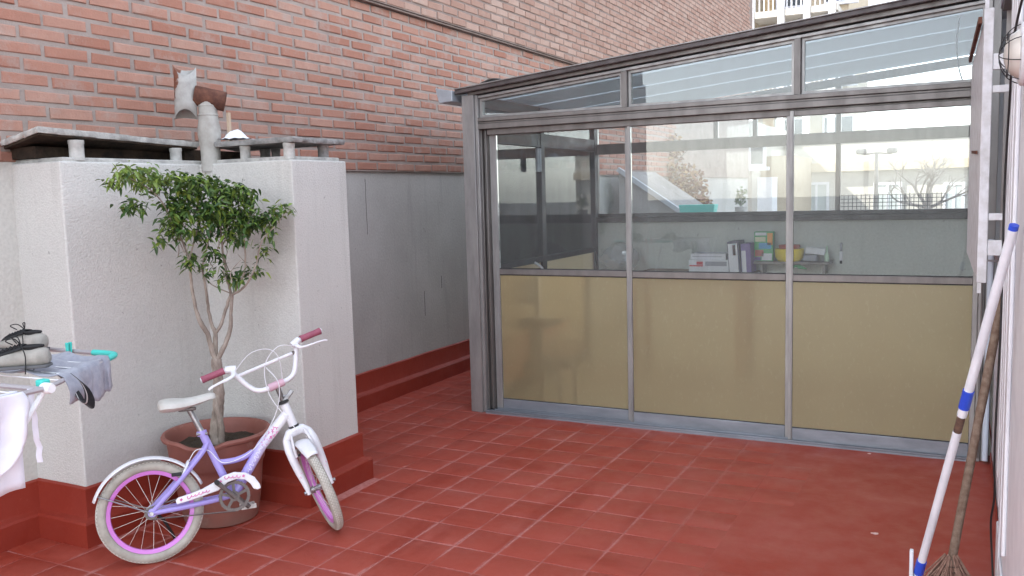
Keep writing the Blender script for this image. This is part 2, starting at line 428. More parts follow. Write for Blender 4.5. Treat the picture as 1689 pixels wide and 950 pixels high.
# hairline cracks on the grey render
ck = MB()
for (u0_, v0_, L) in ((602, 295, 120), (700, 480, 60), (728, 455, 30)):
    a = onx(u0_, v0_, XW+.002); pts = [a+V((0, nz(k*1.7, u0_)*.006, -L*.0032*k/6)) for k in range(7)]
    ck.tube(pts, .0012, 4)
ck.build('crack', 'gasket', party)
def brick_mesh(l, h, d, seed, bev=.004):
    rr = random.Random(seed); b = MB(); j = lambda: rr.uniform(-.0022, .0022)
    y, z = l/2, h/2
    bk = [(-d, -y, -z), (-d, y, -z), (-d, y, z), (-d, -y, z)]
    md = [(-bev, -y+j(), -z+j()), (-bev, y+j(), -z+j()), (-bev, y+j(), z+j()), (-bev, -y+j(), z+j())]
    fr = [(j()*.6, (-y+bev*1.3)+j(), (-z+bev*1.3)+j()), (j()*.6, (y-bev*1.3)+j(), (-z+bev*1.3)+j()), (j()*.6, (y-bev*1.3)+j(), (z-bev*1.3)+j()), (j()*.6, (-y+bev*1.3)+j(), (z-bev*1.3)+j())]
    b.v = bk+md+fr
    for q in (0, 4):
        for k in range(4): b.f.append((q+k, q+(k+1) % 4, q+4+(k+1) % 4, q+4+k))
    b.f.append((8, 9, 10, 11)); return b
def brickwork(parent, xf, y0, y1, z0, nrow, ph, lh, jt, mat, name, depth=.03, first_skip=None):
    """running bond on the plane x=xf; the 300 largest in the photograph are single parts, the rest one mesh"""
    l, hgt = lh; protos = [brick_mesh(l, hgt, depth, 100+k) for k in range(10)]
    heads = [brick_mesh(l*.47, hgt, depth, 200+k) for k in range(4)]
    ms = []
    for pb in protos:
        me = pb.mesh('brick', False); me.materials.append(MT[mat]); ms.append(me)
    allb = []
    for r in range(nrow):
        z = z0+ph*(r+.5); off = (r % 2)*.5*(l+jt)+RND.uniform(-.012, .012)
        k = 0; y = y0+off
        while y+l/2 < y1:
            allb.append((y+RND.uniform(-.004, .004), z+RND.uniform(-.0025, .0025)+.004*nz(y*.8, r*3.1), RND.uniform(-.0025, .0035))); y += l+jt
    sc_ = []
    for q in allb:
        u, v, w_ = proj((xf, q[0], q[1])); dv = V((xf, q[0], q[1]))-EYE
        vis = w_ > .3 and -40 < u < 1300 and -30 < v < 460
        sc_.append((abs(dv.x)/dv.length**3 if vis else 0, q))
    sc_.sort(key=lambda t: -t[0]); rest = MB()
    for k, (s_, q) in enumerate(sc_):
        tw = RND.gauss(0, .006)
        if k < 298 and s_ > 0:
            o = link('brick', RND.choice(ms), None, parent)
            o.location = (xf+q[2], q[0], q[1]); o.matrix_parent_inverse = world_of(parent).inverted(); o.rotation_euler = (tw, 0, 0)
        elif s_ > 0 or abs(q[0]-8) < 9:
            pb = RND.choice(protos); rest.add([(x+xf+q[2], y+q[0], z+q[1]) for x, y, z in pb.v], pb.f)
    if rest.v:
        o = rest.build(name, mat, parent, smooth=False); o['kind'] = 'stuff'
    return len(sc_)
XL = -3.632
wallsheet(XL-.006, -.9, 17.3, 1.634, 2.80, -4.0).build('mortar_bed', 'mortar', party, smooth=False)
brickwork(party, XL, 1.2, 12.5, 1.634, 17, .0672, (.214, .0485), .022, 'brick', 'distant_bricks')
# ---- upper, projecting brick facade
XU = -3.572
block = thing('apartment_block', 'tall pale brick side of the neighbouring block projecting above the party wall', 'building', (XU, 8, 2.8))
ZU = 2.785
MB().box(-16, XU-.007, -.6, 17.35, ZU, 15).build('wall', 'mortar_dark', block, smooth=False)
ledge = MB()
y = 3.6
lm = [brick_mesh(.112, .075, .06, 300+k, .005).mesh('brick', False) for k in range(4)]
for me in lm: me.materials.append(MT['brick_up'])
brickwork(block, XU, 4.2, 17.2, ZU+.0, 36, .0655, (.206, .0510), .0145, 'brick_up', 'distant_bricks')
dr = MB().box(-4.2, XU-.02, -.6, 17.35, 2.772, ZU-.002).build('drip_course', 'mortar_dark', block, smooth=False)

# ---- stepped ventilation block with cap slabs
vent = thing('rendered_duct_block', 'stepped grey rendered duct block with a red skirting behind the potted tree', 'duct block', (-3.0, 3.2, 0))
poly = [(-3.70, 2.405)]+BLK+[(-3.70, 3.565)]
b = MB(); b.prism(poly, -.3, ZB); b.build('rendered_wall', 'plaster', vent, smooth=False, bevel=.008, seg=3)
skirting([(-3.63, 2.405)]+BLK+[(-3.66, 3.565)], -1, 'skirting', vent, 9)
cp = MB()
cp.prism([(-3.66, 2.43), (-3.325, 2.43), (-3.325, 3.185), (-2.765, 3.185), (-2.765, 3.55), (-3.66, 3.55)], ZB-.01, ZB+.018)
cp.build('concrete_rim', 'concrete', vent, smooth=False, bevel=.006)
def stub(x, y, z1, r, mat):
    MB().lathe([(r*1.05, ZB+.005), (r*1.02, ZB+.02), (r, ZB+.03), (r, z1-.018), (r*1.07, z1-.015), (r*1.07, z1), (r*.8, z1)], 18, (x, y, 0)).build('support_stub', mat, vent)
stub(-3.345, 2.515, 1.728, .030, 'stub'); stub(-3.36, 3.06, 1.714, .027, 'stub'); stub(-3.60, 2.5, 1.70, .03, 'concrete'); stub(-3.6, 3.1, 1.69, .03, 'concrete')
stub(-2.785, 3.205, 1.716, .026, 'concrete'); stub(-3.06, 3.21, 1.716, .024, 'concrete'); stub(-2.80, 3.47, 1.716, .026, 'concrete_dark'); stub(-3.2, 3.5, 1.716, .026, 'concrete_dark')
stub(-3.13, 3.50, 1.716, .022, 'concrete_dark')
def slab(c4, th, name, label, seed, mat):
    """slab from four bottom corners, edges broken up"""
    nN = 26; c4 = [V(c) for c in c4]; b = MB(); per = []
    for i in range(4):
        a, d = c4[i], c4[(i+1) % 4]
        for k in range(nN): per.append(a.lerp(d, k/nN))
    cen = sum(c4, V())/4; rings = []
    for (dz, inn, am) in ((0, .05, 0), (0, .012, .010), (.008, 0, .006), (th-.006, .0, .005), (th, .008, .004), (th, .08, 0)):
        rr = []
        for k, p in enumerate(per):
            q = p+(cen-p)*inn; j = am*nz(p.x*18+seed, p.y*18, dz*40)+am*.8*nz(p.x*50+seed, p.y*50, dz*90)
            q = q+(p-cen).normalized()*j; rr.append((q.x, q.y, q.z+dz+.003*nz(p.x*22, p.y*22, seed+dz*30)))
        rings.append(rr)
    b.rings(rings); o = b.build(name, mat, vent, ang=50)
    return o
slab([(-3.335, 2.335, 1.753), (-3.345, 3.20, 1.722), (-3.63, 3.20, 1.676), (-3.63, 2.37, 1.711)], .024, 'cap_slab', '', 1, 'concrete')
slab([(-2.735, 3.175, 1.718), (-2.735, 3.565, 1.718), (-3.45, 3.56, 1.716), (-3.24, 3.17, 1.716)], .024, 'cap_slab', '', 2, 'concrete_dark')
MT['soot_shade'] = simple('black_soot_shade', (.022, .018, .015), 1, 0, (.06, .042, .03), 16, .8, 60, .006, .1)  # near-black for sooty concrete and the painted shade of the slab gap
MB().hexa([(-3.343, 2.345, 1.743), (-3.353, 3.19, 1.7135), (-3.625, 3.19, 1.668), (-3.625, 2.38, 1.700), (-3.343, 2.345, 1.754), (-3.353, 3.19, 1.7225), (-3.625, 3.19, 1.677), (-3.625, 2.38, 1.712)]).build('sooty_shaded_underside', 'soot_shade', vent, smooth=False)  # sooty underside, with the shade below the slab put into its colour
MB().box(-3.655, -3.47, 2.415, 3.14, ZB+.019, 1.705).build('gap_shade_filler', 'soot_shade', vent, smooth=False)  # black filler added to give the gap its shade
MB().box(-3.43, -3.40, 3.15, 3.54, ZB+.019, 1.712).build('gap_shade_end', 'soot_shade', vent, smooth=False)  # black filler added to close the gap's end with painted shade
# the two black fillers stand for the unlit flue interior
# coping brick beside the slab
MB().box(-3.66, -3.575, 2.0, 2.335, 1.648, 1.700).build('coping_brick', 'brick', party, smooth=False, bevel=.006)

# ---- flue with rusty tee cowl
MT['rust'] = simple('brown_rust', (.16, .066, .042), .85, 0, (.09, .04, .03), 30, .5, 120, .002, .3)
MT['rust_in'] = simple('dark_rust', (.06, .03, .024), .9)
MT['flue'] = simple('chalky_pipe', (.45, .435, .40), .85, 0, (.34, .32, .29), 16, .5, 50, .003, .25)
flue = thing('flue_pipe', 'chalky flue pipe rising between cap slabs with rusty tee cowl on top', 'flue', (-3.29, 3.215, ZB))
FP = V((ony(346, 230, 3.19).x, 3.19, 0))
MB().lathe([(.046, 1.60), (.046, 1.70), (.050, 1.74), (.055, 1.78), (.054, 1.81), (.048, 1.84), (.045, 1.868), (.0475, 1.870), (.0475, 1.876), (.044, 1.878), (.0435, 1.912), (.0455, 1.914), (.0455, 1.919), (.043, 1.921), (.0425, 1.965)], 24, FP).build('riser', 'flue', flue)
hd = V((.66, .62, -.20)).normalized(); hc = FP+V((0, 0, 1.955))
MB().tube([hc-hd*.06, hc+hd*.02, hc+hd*.085], .047, 20, cap=False).build('tee_pipe', 'rust', flue, solid=.002)
MB().tube([hc+hd*.080, hc+hd*.081], .044, 20).build('tee_mouth', 'rust_in', flue)
def rust_mat():
    m, nt, b_, out = nodes_of('rusty_galvanised'); p = pos(nt)
    q = nd(nt, 'ShaderNodeVectorMath', {0: nd(nt, 'ShaderNodeVectorMath', {0: p, 1: tuple(hc-hd*.100)}, operation='SUBTRACT').outputs[0], 1: tuple(hd)}, operation='DOT_PRODUCT').outputs['Value']
    f = ramp(nt, mth(nt, 'ADD', q, mth(nt, 'MULTIPLY', mth(nt, 'SUBTRACT', noise(nt, p, 24, 4, .6), .5), .05)), -.046, -.040, 1, 0)
    c = mix(nt, f, mix(nt, ramp(nt, noise(nt, p, 30, 4, .6), .35, .65), (.42, .41, .385), (.33, .32, .30)), (.17, .062, .035))
    nt.links.new(c, b_.inputs['Base Color']); b_.inputs['Roughness'].default_value = .75
    bump(nt, b_, noise(nt, p, 60, 4, .6), .4, .003); return m
MT['rusty'] = rust_mat()
def cowl():
    b_ = MB(); ctr = hc-hd*.100; n_ = 26; rings = []
    ax = V((.02, .03, 1)).normalized(); e1 = (hd-ax*hd.dot(ax)).normalized(); e2 = ax.cross(e1)
    SG = 1 if e2.dot(FW) < 0 else -1
    for t in (0, .25, .5, .75, 1):
        rr = []
        for k in range(n_):
            a = 2*math.pi*k/n_; cut = .05*max(0, math.sin(a)*SG)**1.5+.012*max(0, -math.sin(a)*SG)
            z = (-.125+cut*.9)*(1-t)+(.125-cut*.9)*t
            rr.append(ctr+ax*z+(e1*math.cos(a)+e2*math.sin(a))*.050)
        rings.append(rr)
    b_.rings(rings, cap=False); return b_
cowl().build('cowl', 'rusty', flue, solid=.003)
MB().box(FP.x+.058, FP.x+.072, 3.25, 3.265, 1.745, 1.885).build('brace_stick', simple('pale_wood', (.48, .36, .26), .8), flue, smooth=False)
rg = MB(); c_ = onz(382, 229, 1.752)
def rag(s, t):
    a = (s-.5)*.13; d = (t-.5)*.12; return (c_.x+a, c_.y+d+.03, 1.752+max(0, .045*(1-(a/.06)**2-(d/.06)**2))+.006*nz(a*40, d*40))
rg.grid(rag, 10, 10)
tag(rg.build('crumpled_rag', simple('white_rag', (.75, .77, .80), .9)), 'small crumpled white rag lying on the concrete cap slab beside the flue', 'rag')

# ================================================================== GLAZED ROOM
cons = thing('conservatory', 'grey aluminium glazed room with sliding doors, amber lower panels and sloping roof', 'conservatory', (-1.4, 5.1, 0))
def ztop(x): return 2.135+.0915*(x+2.88)       # roof line
def zpane(x): return 2.072+.0885*(x+2.78)      # top of transom panes
def part(name, mat, *boxes, parent=None, bevel=.0025):
    b_ = MB()
    for q in boxes: b_.box(*q)
    return b_.build(name, mat, parent or cons, smooth=True, bevel=bevel, seg=1, ang=30)
part('corner_post', 'alu_light', (-2.900, -2.812, 5.02, 5.14, 0, 2.095), (-2.8115, -2.79, 5.035, 5.14, .003, 2.093))
for k, (xa, xb, yy) in enumerate(((-2.789, -2.781, 5.06), (-2.773, -2.766, 5.075), (-2.757, -2.749, 5.06))):
    part('jamb_track', 'alu', (xa, xb, yy, 5.15, .02, 1.873))
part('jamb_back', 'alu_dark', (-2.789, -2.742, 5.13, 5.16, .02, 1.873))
part('jamb', 'alu_light', (.100, .128, 5.035, 5.14, 0, 2.38), (.129, .168, 5.05, 5.14, .0, 2.38))
part('jamb_track', 'alu', (.112, .120, 5.02, 5.034, .02, 1.84))
part('bottom_track', 'alu_blue', (-2.789, .100, 5.012, 5.15, -.003, .012), (-2.789, .100, 5.012, 5.020, .0125, .022), (-2.74, .1, 5.05, 5.056, .0125, .026), (-2.74, .1, 5.09, 5.096, .0125, .026))
part('transom_beam', 'alu', (-2.789, .100, 5.030, 5.15, 1.874, 1.908), (-2.789, .100, 5.040, 5.15, 1.9085, 1.922), (-2.789, .100, 5.028, 5.15, 1.9225, 1.948))
part('door_header', 'alu', (-2.742, .100, 5.062, 5.068, 1.836, 1.8735), (-2.742, .100, 5.12, 5.13, 1.836, 1.8735))
def slopebar(za, zb, x0, x1, y0, y1, mat, name, fa=zpane, fb=zpane):
    b_ = MB(); b_.hexa([(x0, y0, fa(x0)+za), (x1, y0, fa(x1)+za), (x1, y1, fa(x1)+za), (x0, y1, fa(x0)+za),
                        (x0, y0, fb(x0)+zb), (x1, y0, fb(x1)+zb), (x1, y1, fb(x1)+zb), (x0, y1, fb(x0)+zb)])
    return b_.build(name, mat, cons, smooth=False, bevel=.002, seg=1)
slopebar(0, .017, -2.789, .100, 5.04, 5.12, 'alu_light', 'top_rail')
slopebar(.0175, .026, -2.789, .100, 5.06, 5.12, 'gasket', 'top_gasket')
slopebar(.0265, -.026, -2.86, .13, 5.028, 5.13, 'alu', 'top_rail', zpane, ztop)
slopebar(-.0255, .000, -2.93, .20, 4.985, 5.05, 'roof_trim', 'roof_edge_trim', ztop, ztop)
slopebar(.0005, .008, -2.93, .20, 4.975, 5.06, 'alu_light', 'roof_edge_capping', ztop, ztop)
ry = [5.055, 5.62, 6.16, 6.72, 7.50]
for k in range(4):
    slopebar(-.014, -.002, -2.93, .20, ry[k]+(.034 if k else 0), ry[k+1]-(.034 if k < 3 else 0), 'roof_sheet', 'roof_panel', ztop, ztop)
    if k: slopebar(-.011, -.005, -2.93, .20, ry[k]-.0335, ry[k]+.0335, 'roof_clear', 'clear_roof_joint', ztop, ztop)
# loose flashing curl on the roof edge
MB().grid(lambda s, t: (-2.74+.16*s, 4.98+.12*t, ztop(-2.74+.16*s)+.010+.016*math.sin(math.pi*s)*(1-t*.6)), 8, 4).build('flashing', 'alu_light', cons, solid=.002)
gt = MB(); gt.hexa([(-3.035, 4.96, 2.052), (-2.935, 4.96, 2.058), (-2.935, 7.45, 2.058), (-3.035, 7.45, 2.052), (-3.06, 4.96, 2.150), (-2.935, 4.96, 2.125), (-2.935, 7.45, 2.125), (-3.06, 7.45, 2.150)])
gt.build('gutter', 'zinc', cons, smooth=False, bevel=.003)
# transom mullions and panes
UM = (-1.792, -.800)
for x in UM:
    MB().hexa([(x-.017, 5.034, 1.9485), (x+.017, 5.034, 1.9485), (x+.017, 5.12, 1.9485), (x-.017, 5.12, 1.9485), (x-.017, 5.034, zpane(x-.017)-.0005), (x+.017, 5.034, zpane(x+.017)-.0005), (x+.017, 5.12, zpane(x+.017)-.0005), (x-.017, 5.12, zpane(x-.017)-.0005)]).build('transom_mullion', 'alu', cons, smooth=False, bevel=.002)
xs = [-2.789, UM[0]-.0175, UM[0]+.0175, UM[1]-.0175, UM[1]+.0175, .100]
for k in range(3):
    xa, xb = xs[2*k], xs[2*k+1]; zb_ = 1.9485
    def quad(x0, x1, za, zl, zr, y0, y1, name, mat, parent=cons):
        b_ = MB(); b_.hexa([(x0, y0, za), (x1, y0, za), (x1, y1, za), (x0, y1, za), (x0, y0, zl), (x1, y0, zr), (x1, y1, zr), (x0, y1, zl)])
        return b_.build(name, mat, parent, smooth=False)
    e = .016
    fr = MB()
    def hx(x0, x1, z0l, z0r, z1l, z1r): fr.hexa([(x0, 5.060, z0l), (x1, 5.060, z0r), (x1, 5.095, z0r), (x0, 5.095, z0l), (x0, 5.060, z1l), (x1, 5.060, z1r), (x1, 5.095, z1r), (x0, 5.095, z1l)])
    hx(xa+.002, xb-.002, zb_+.001, zb_+.001, zb_+e, zb_+e)
    hx(xa+.002, xb-.002, zpane(xa)-e, zpane(xb)-e, zpane(xa)-.001, zpane(xb)-.001)
    hx(xa+.002, xa+e, zb_+e, zb_+e, zpane(xa+.002)-e, zpane(xa+e)-e)
    hx(xb-e, xb-.002, zb_+e, zb_+e, zpane(xb-e)-e, zpane(xb-.002)-e)
    frm = fr.build('transom_frame', 'alu_light', cons, smooth=False)
    quad(xa+e-.003, xb-e+.003, zb_+e-.003, zpane(xa+e)-e+.002, zpane(xb-e)-e+.002, 5.076, 5.081, 'pane', 'glass_up', frm)
# sliding doors
def door(x0, x1, yc, wl, wr, zbot, sink):
    d = bpy.data.objects.new('sliding_door', None); C.objects.link(d); d.parent = cons
    d.matrix_parent_inverse = world_of(cons).inverted(); d.location = ((x0+x1)/2, yc, zbot)
    ya, yb = yc-.013, yc+.013; zt = 1.862
    part('stile', 'alu_light', (x0, x0+wl, ya, yb, zbot, zt), (x0+wl*.55, x0+wl*.72, ya-.003, ya-.0002, zbot+.002, zt-.04), parent=d, bevel=.0015)
    part('stile', 'alu_light', (x1-wr, x1, ya, yb, zbot, zt), parent=d, bevel=.0015)
    part('bottom_rail', 'alu_blue', (x0+wl+.0005, x1-wr-.0005, ya+.002, yb-.002, zbot, .088), parent=d)
    part('mid_rail', 'alu', (x0+wl+.0005, x1-wr-.0005, ya+.001, yb-.001, .925, .962), parent=d)
    part('top_rail', 'alu', (x0+wl+.0005, x1-wr-.0005, ya+.002, yb-.002, 1.833, zt), parent=d)
    for za, zb in ((.0885, .092), (.9625, .967), (.920, .9245)):
        part('gasket', 'gasket', (x0+wl+.0005, x1-wr-.0005, yc-.007, yc+.007, za, zb), parent=d, bevel=0)
    part('pane', 'glass', (x0+wl+.001, x1-wr-.001, yc-.0025, yc+.0025, .9672, 1.8327), parent=d, bevel=0)
    ap = part('amber_panel', 'gold', (x0+wl+.001, x1-wr-.001, yc-.003, yc+.003, .0922, .9198), parent=d, bevel=0)
    ap.data.materials.append(MT['clear'])          # only the textured outer skin is coloured
    for f in ap.data.polygons: f.material_index = 0 if f.normal.y < -.5 else 1
    return d
door(-2.741, -1.7895, 5.105, .046, .022, .020, 0)
door(-1.7885, -.8385, 5.078, .021, .021, .018, 0)
door(-.8375, .098, 5.050, .021, .024, .016, 0)
MT['room_bounce_floor'] = simple('beige_bounce_floor', (.66, .61, .53), .4, 0, (.60, .55, .47), 5)  # pale floor colour added to bounce light into the dim room
struct(MB().box(-2.84, .19, 5.17, YBK-.001, -.02, .006).build('room_bounce_floor', 'room_bounce_floor', smooth=False))
# left side wall of the room (seen through the glass)
yy0, ym, yy1 = 5.165, 6.13, 7.20
xa, xb = -2.885, -2.845
part('side_bottom_rail', 'alu_dark', (xa, xb, yy0, yy1, 0, .09))  # dark metal on these side frames: the room's shade put into their colour
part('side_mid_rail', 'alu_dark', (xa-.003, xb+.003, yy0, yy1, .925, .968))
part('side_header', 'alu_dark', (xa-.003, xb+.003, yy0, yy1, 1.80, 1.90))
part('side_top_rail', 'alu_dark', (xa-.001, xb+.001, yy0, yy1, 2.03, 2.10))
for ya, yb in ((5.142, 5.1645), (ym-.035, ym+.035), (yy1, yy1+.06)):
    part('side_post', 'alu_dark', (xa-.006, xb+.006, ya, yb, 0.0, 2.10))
for ya, yb in ((yy0+.001, ym-.036), (ym+.036, yy1-.001)):
    ap = part('amber_panel', 'gold', (-2.868, -2.862, ya, yb, .0905, .9245), bevel=0); ap.data.materials.append(MT['clear'])
    for f in ap.data.polygons: f.material_index = 0 if f.normal.x > .5 else 1
    part('pane', 'glass', (-2.867, -2.863, ya, yb, .9685, 1.7995), bevel=0)
    part('pane', 'glass', (-2.867, -2.863, ya, yb, 1.9005, 2.0295), bevel=0)
# back wall
part('back_wall', 'plaster_in', (-2.90, .20, YBK, YBK+.14, -.3, 1.180))
part('back_sill', 'alu_dark', (-2.90, .18, YBK-.04, YBK+.12, 1.1805, 1.225), (-2.90, .18, YBK+.0, YBK+.08, 1.2255, 1.256))
bm_ = (-2.86, -1.80, -.845, .13)
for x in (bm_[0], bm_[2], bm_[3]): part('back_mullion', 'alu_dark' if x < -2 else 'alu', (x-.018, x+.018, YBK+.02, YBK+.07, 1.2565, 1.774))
part('back_header', 'alu', (-2.90, .18, YBK+.01, YBK+.08, 1.7745, 1.862))
for x in bm_:
    part('back_upper_mullion', 'alu', (x-.018, x+.018, YBK+.02, YBK+.07, 1.8625, ztop(x)-.052))
part('back_upper_mullion', 'alu', (-1.50, -1.466, YBK+.02, YBK+.07, 1.8625, ztop(-1.5)-.052))
slopebar(-.11, -.0505, -2.88, .17, YBK+.015, YBK+.075, 'alu', 'back_top_rail', ztop, ztop)
for k in range(3):
    x0, x1 = bm_[k]+.0185, bm_[k+1]-.0185
    if k != 1: part('pane', 'glass', (x0, x1 if k else bm_[2]-.0185, YBK+.043, YBK+.047, 1.257, 1.774), bevel=0)
    b_ = MB(); b_.hexa([(x0, YBK+.043, 1.8625), (x1, YBK+.043, 1.8625), (x1, YBK+.047, 1.8625), (x0, YBK+.047, 1.8625), (x0, YBK+.043, ztop(x0)-.112), (x1, YBK+.043, ztop(x1)-.112), (x1, YBK+.047, ztop(x1)-.112), (x0, YBK+.047, ztop(x0)-.112)])
    b_.build('pane', 'glass', cons, smooth=False)
# hanging cable and bright tube inside
MB().tube(catmull([(-.02, 5.4, 2.33), (-.03, 5.4, 2.2), (-.015, 5.42, 2.05), (.03, 5.45, 1.93)], 5), .004, 6).build('hanging_cable', 'black', cons)

# --------------------------------------------------------------- things inside
MT['chrome'] = simple('chrome_tube', (.62, .62, .63), .2, .9)
MT['rack_pale'] = simple('worn_chrome', (.75, .75, .76), .35, .1)
MT['chair_dark'] = simple('dark_seat', (.03, .025, .02), .6)
def low_chair():
    p = ony(880, 522, 5.13); x = p.x; z = p.z
    t = thing('low_chair', 'dark low chair pushed against the amber panel next to the corner post', 'chair', (x, 5.3, 0))
    b_ = MB()
    def arch(s, q): a = (s-.5)*2; return (x+.105*a, 5.128+.020*a*a, z-.028*a*a-.055*q)
    b_.grid(arch, 14, 3); b_.build('backrest', 'chair_dark', t, solid=.012)
    MB().box(x-.045, x+.045, 5.152, 5.172, .30, z-.02).build('back_post', 'chair_dark', t, bevel=.008)
    MB().box(x-.12, x+.16, 5.18, 5.52, .28, .33).build('seat', 'chair_dark', t, bevel=.02)
    for sx in (-.10, .14):
        for yy in (5.21, 5.49): MB().tube([(x+sx, yy, .281), (x+sx*1.1, yy, .006)], .014, 8).build('leg', 'chair_dark', t)
low_chair()
def chair():
    p = ony(868, 431, 5.95); cx_, cy_ = p.x, 5.95
    t = thing('tubular_chair', 'chrome tube chair inside the glazed room with its curved back showing above the rail', 'chair', (cx_, cy_, 0))
    arc = [(cx_-.15, cy_, .45)]+[(cx_-.15+.0*k, cy_, .45+.1*k) for k in range(1, 4)]
    top = catmull([(cx_-.15, cy_, .47), (cx_-.15, cy_, p.z-.13), (cx_-.11, cy_, p.z-.03), (cx_, cy_, p.z), (cx_+.11, cy_, p.z-.03), (cx_+.15, cy_, p.z-.13), (cx_+.15, cy_, .47)], 5)
    MB().tube(top, .011, 8).build('back_frame', 'rack_pale', t)
    MB().box(cx_-.19, cx_+.19, cy_-.02, cy_+.38, .44, .475).build('seat', 'chair_dark', t, bevel=.015)
    MB().box(cx_-.13, cx_+.13, cy_-.008, cy_+.008, .62, p.z-.13).build('backrest', 'chair_dark', t, bevel=.006)
    for sx in (-.16, .16):
        for sy in (.02, .36): MB().tube([(cx_+sx, cy_+sy, .438), (cx_+sx*1.1, cy_+sy, 0)], .011, 8).build('leg', 'chrome', t)
chair()
MT['wood'] = simple('brown_wood', (.26, .15, .085), .6, 0, (.19, .10, .055), 8, stretch=(1, 6, 6))
tb = thing('table', 'low table against the back wall carrying boxes and binders', 'table', (-1.75, 6.98, 0))
MB().box(-2.35, -1.42, 6.78, 7.22, .755, .785).build('table_top', 'wood', tb, bevel=.004)
for x in (-2.3, -1.47):
    for y in (6.82, 7.18): MB().box(x-.02, x+.02, y-.02, y+.02, 0, .7545).build('leg', 'wood', tb)
MT['box_white'] = simple('box_white', (.72, .73, .76), .5); MT['box_red'] = simple('box_red', (.55, .08, .07), .5)
MT['navy'] = simple('binder_navy', (.045, .045, .09), .5); MT['violet'] = simple('binder_violet', (.16, .10, .30), .5)
MT['yellow'] = simple('yellow_plastic', (.85, .66, .03), .35); MT['lidred'] = simple('red_lid', (.40, .07, .04), .4)
MT['green'] = simple('green_plastic', (.05, .35, .12), .4); MT['teal'] = simple('teal_plastic', (.06, .55, .48), .4); MT['print_dark'] = simple('print_grey', (.30, .31, .35), .5)
def pbox(name, label, cat, u0_, u1_, v0_, v1_, y, depth, mat, prints=(), group=None, tilt=0):
    a = ony(u0_, v1_, y); c = ony(u1_, v0_, y); x0, x1, z0, z1 = a.x, c.x, a.z, c.z
    t = thing(name, label, cat, ((x0+x1)/2, y+depth/2, z0), (0, tilt, 0), group); ww, hh = (x1-x0)/2, z1-z0
    MB().box(-ww, ww, -depth/2, depth/2, 0, hh).build('carton', mat, t, smooth=False, local=True, bevel=.002)
    for (s0, s1, t0, t1, pm) in prints:
        MB().box(-ww+2*ww*s0, -ww+2*ww*s1, -depth/2-.0012, -depth/2-.0002, hh*t0, hh*t1).build('printed_patch', pm, t, smooth=False, local=True)
    return t
zt_ = .787
pbox('board_game_box', 'flat white box with red print, lower of two on the table', 'box', 1136, 1202, 429, 457, 6.95, .2, 'box_white', ((.02, .36, .62, .70, 'box_red'), (.2, .36, .72, .9, 'box_red'), (.42, .95, .66, .9, 'print_dark')))
pbox('flat_box', 'plain white box lying on top of the red printed box', 'box', 1139, 1197, 418.5, 428.6, 6.97, .18, 'box_white', ((.05, .9, .5, .58, 'print_dark'),))
pbox('binder', 'upright white spined binder with red lettering leaning beside the boxes', 'binder', 1203, 1222, 398, 458, 6.93, .22, 'navy', ((.06, .86, .02, .94, 'box_white'), (.45, .7, .62, .9, 'box_red')), tilt=-.07)
pbox('binder', 'upright violet binder with narrow white spine under the shelf end', 'binder', 1224, 1240, 402, 458, 6.95, .2, 'violet', ((.06, .5, .02, .80, 'box_white'),), tilt=-.05)
shl = thing('wall_shelf', 'short grey shelf on the back wall holding toys and boxes', 'shelf', (-1.2, 7.15, .85))
sa = ony(1238, 431, 7.05); sb_ = ony(1369, 431, 7.05)
MB().box(sa.x, sb_.x, 7.05, YBK-.002, sa.z-.022, sa.z-.002).build('board', 'alu', shl, bevel=.003)
for x in (sa.x+.08, sb_.x-.05): MB().box(x-.01, x+.01, 7.08, YBK-.002, sa.z-.10, sa.z-.0225).build('bracket', 'alu', shl)
pbox('toy_box', 'tall colourful toy box standing on the wall shelf', 'box', 1244, 1275, 382, 430.5, 7.09, .07, 'green', ((.06, .65, .87, .97, 'box_white'), (.70, .98, .55, .95, simple('print_orange', (.75, .32, .06), .5)), (.25, .9, .42, .62, simple('print_blue', (.05, .30, .55), .5)), (.05, .5, .16, .38, 'lidred'), (.40, .95, .03, .26, 'box_white'), (.02, .35, .02, .14, 'violet'), (.05, .6, .66, .82, simple('print_cream', (.65, .66, .45), .5))))
yc_ = ony(1302, 416, 7.13)
yt = thing('yellow_tub', 'yellow plastic tub with dark red lid on the wall shelf', 'tub', (yc_.x, 7.13, sa.z))
MB().lathe([(.0, sa.z), (.085, sa.z), (.106, sa.z+.03), (.112, sa.z+.078), (.108, sa.z+.098), (.0, sa.z+.098)], 24, (yc_.x, 7.13, 0)).build('tub', 'yellow', yt)
MB().lathe([(.0, sa.z+.0985), (.080, sa.z+.0985), (.082, sa.z+.128), (.0, sa.z+.13)], 24, (yc_.x, 7.13, 0)).build('lid', 'lidred', yt)
pbox('case', 'grey flat case lying on the shelf under a white box', 'case', 1325, 1347, 421, 430.5, 7.08, .12, 'print_dark')
pbox('small_carton', 'white carton tilted on the grey case at the shelf end', 'box', 1328, 1360, 409, 419.5, 7.09, .10, 'box_white', tilt=.12)
gp = ony(1366, 425, 7.12)
MT['pale_green'] = simple('pale_green_plastic', (.45, .62, .45), .4)
tag(MB().lathe([(.0, sa.z), (.018, sa.z), (.018, sa.z+.05), (.008, sa.z+.07), (.006, sa.z+.12), (.0, sa.z+.12)], 12, (gp.x-.01, 7.12, 0)).build('glue_bottle', 'pale_green'), 'slim pale green bottle standing at the end of the wall shelf', 'bottle')
gt_ = ony(1320, 441, 7.10)
g2 = MB(); g2.tube(catmull([gt_+V((-.06, 0, -.005)), gt_+V((-.03, 0, .012)), gt_+V((.01, 0, .0)), gt_+V((.05, 0, -.012))], 4), [.004, .006, .009, .012, .014, .016, .017, .016, .013, .01, .007, .005, .003], 8)
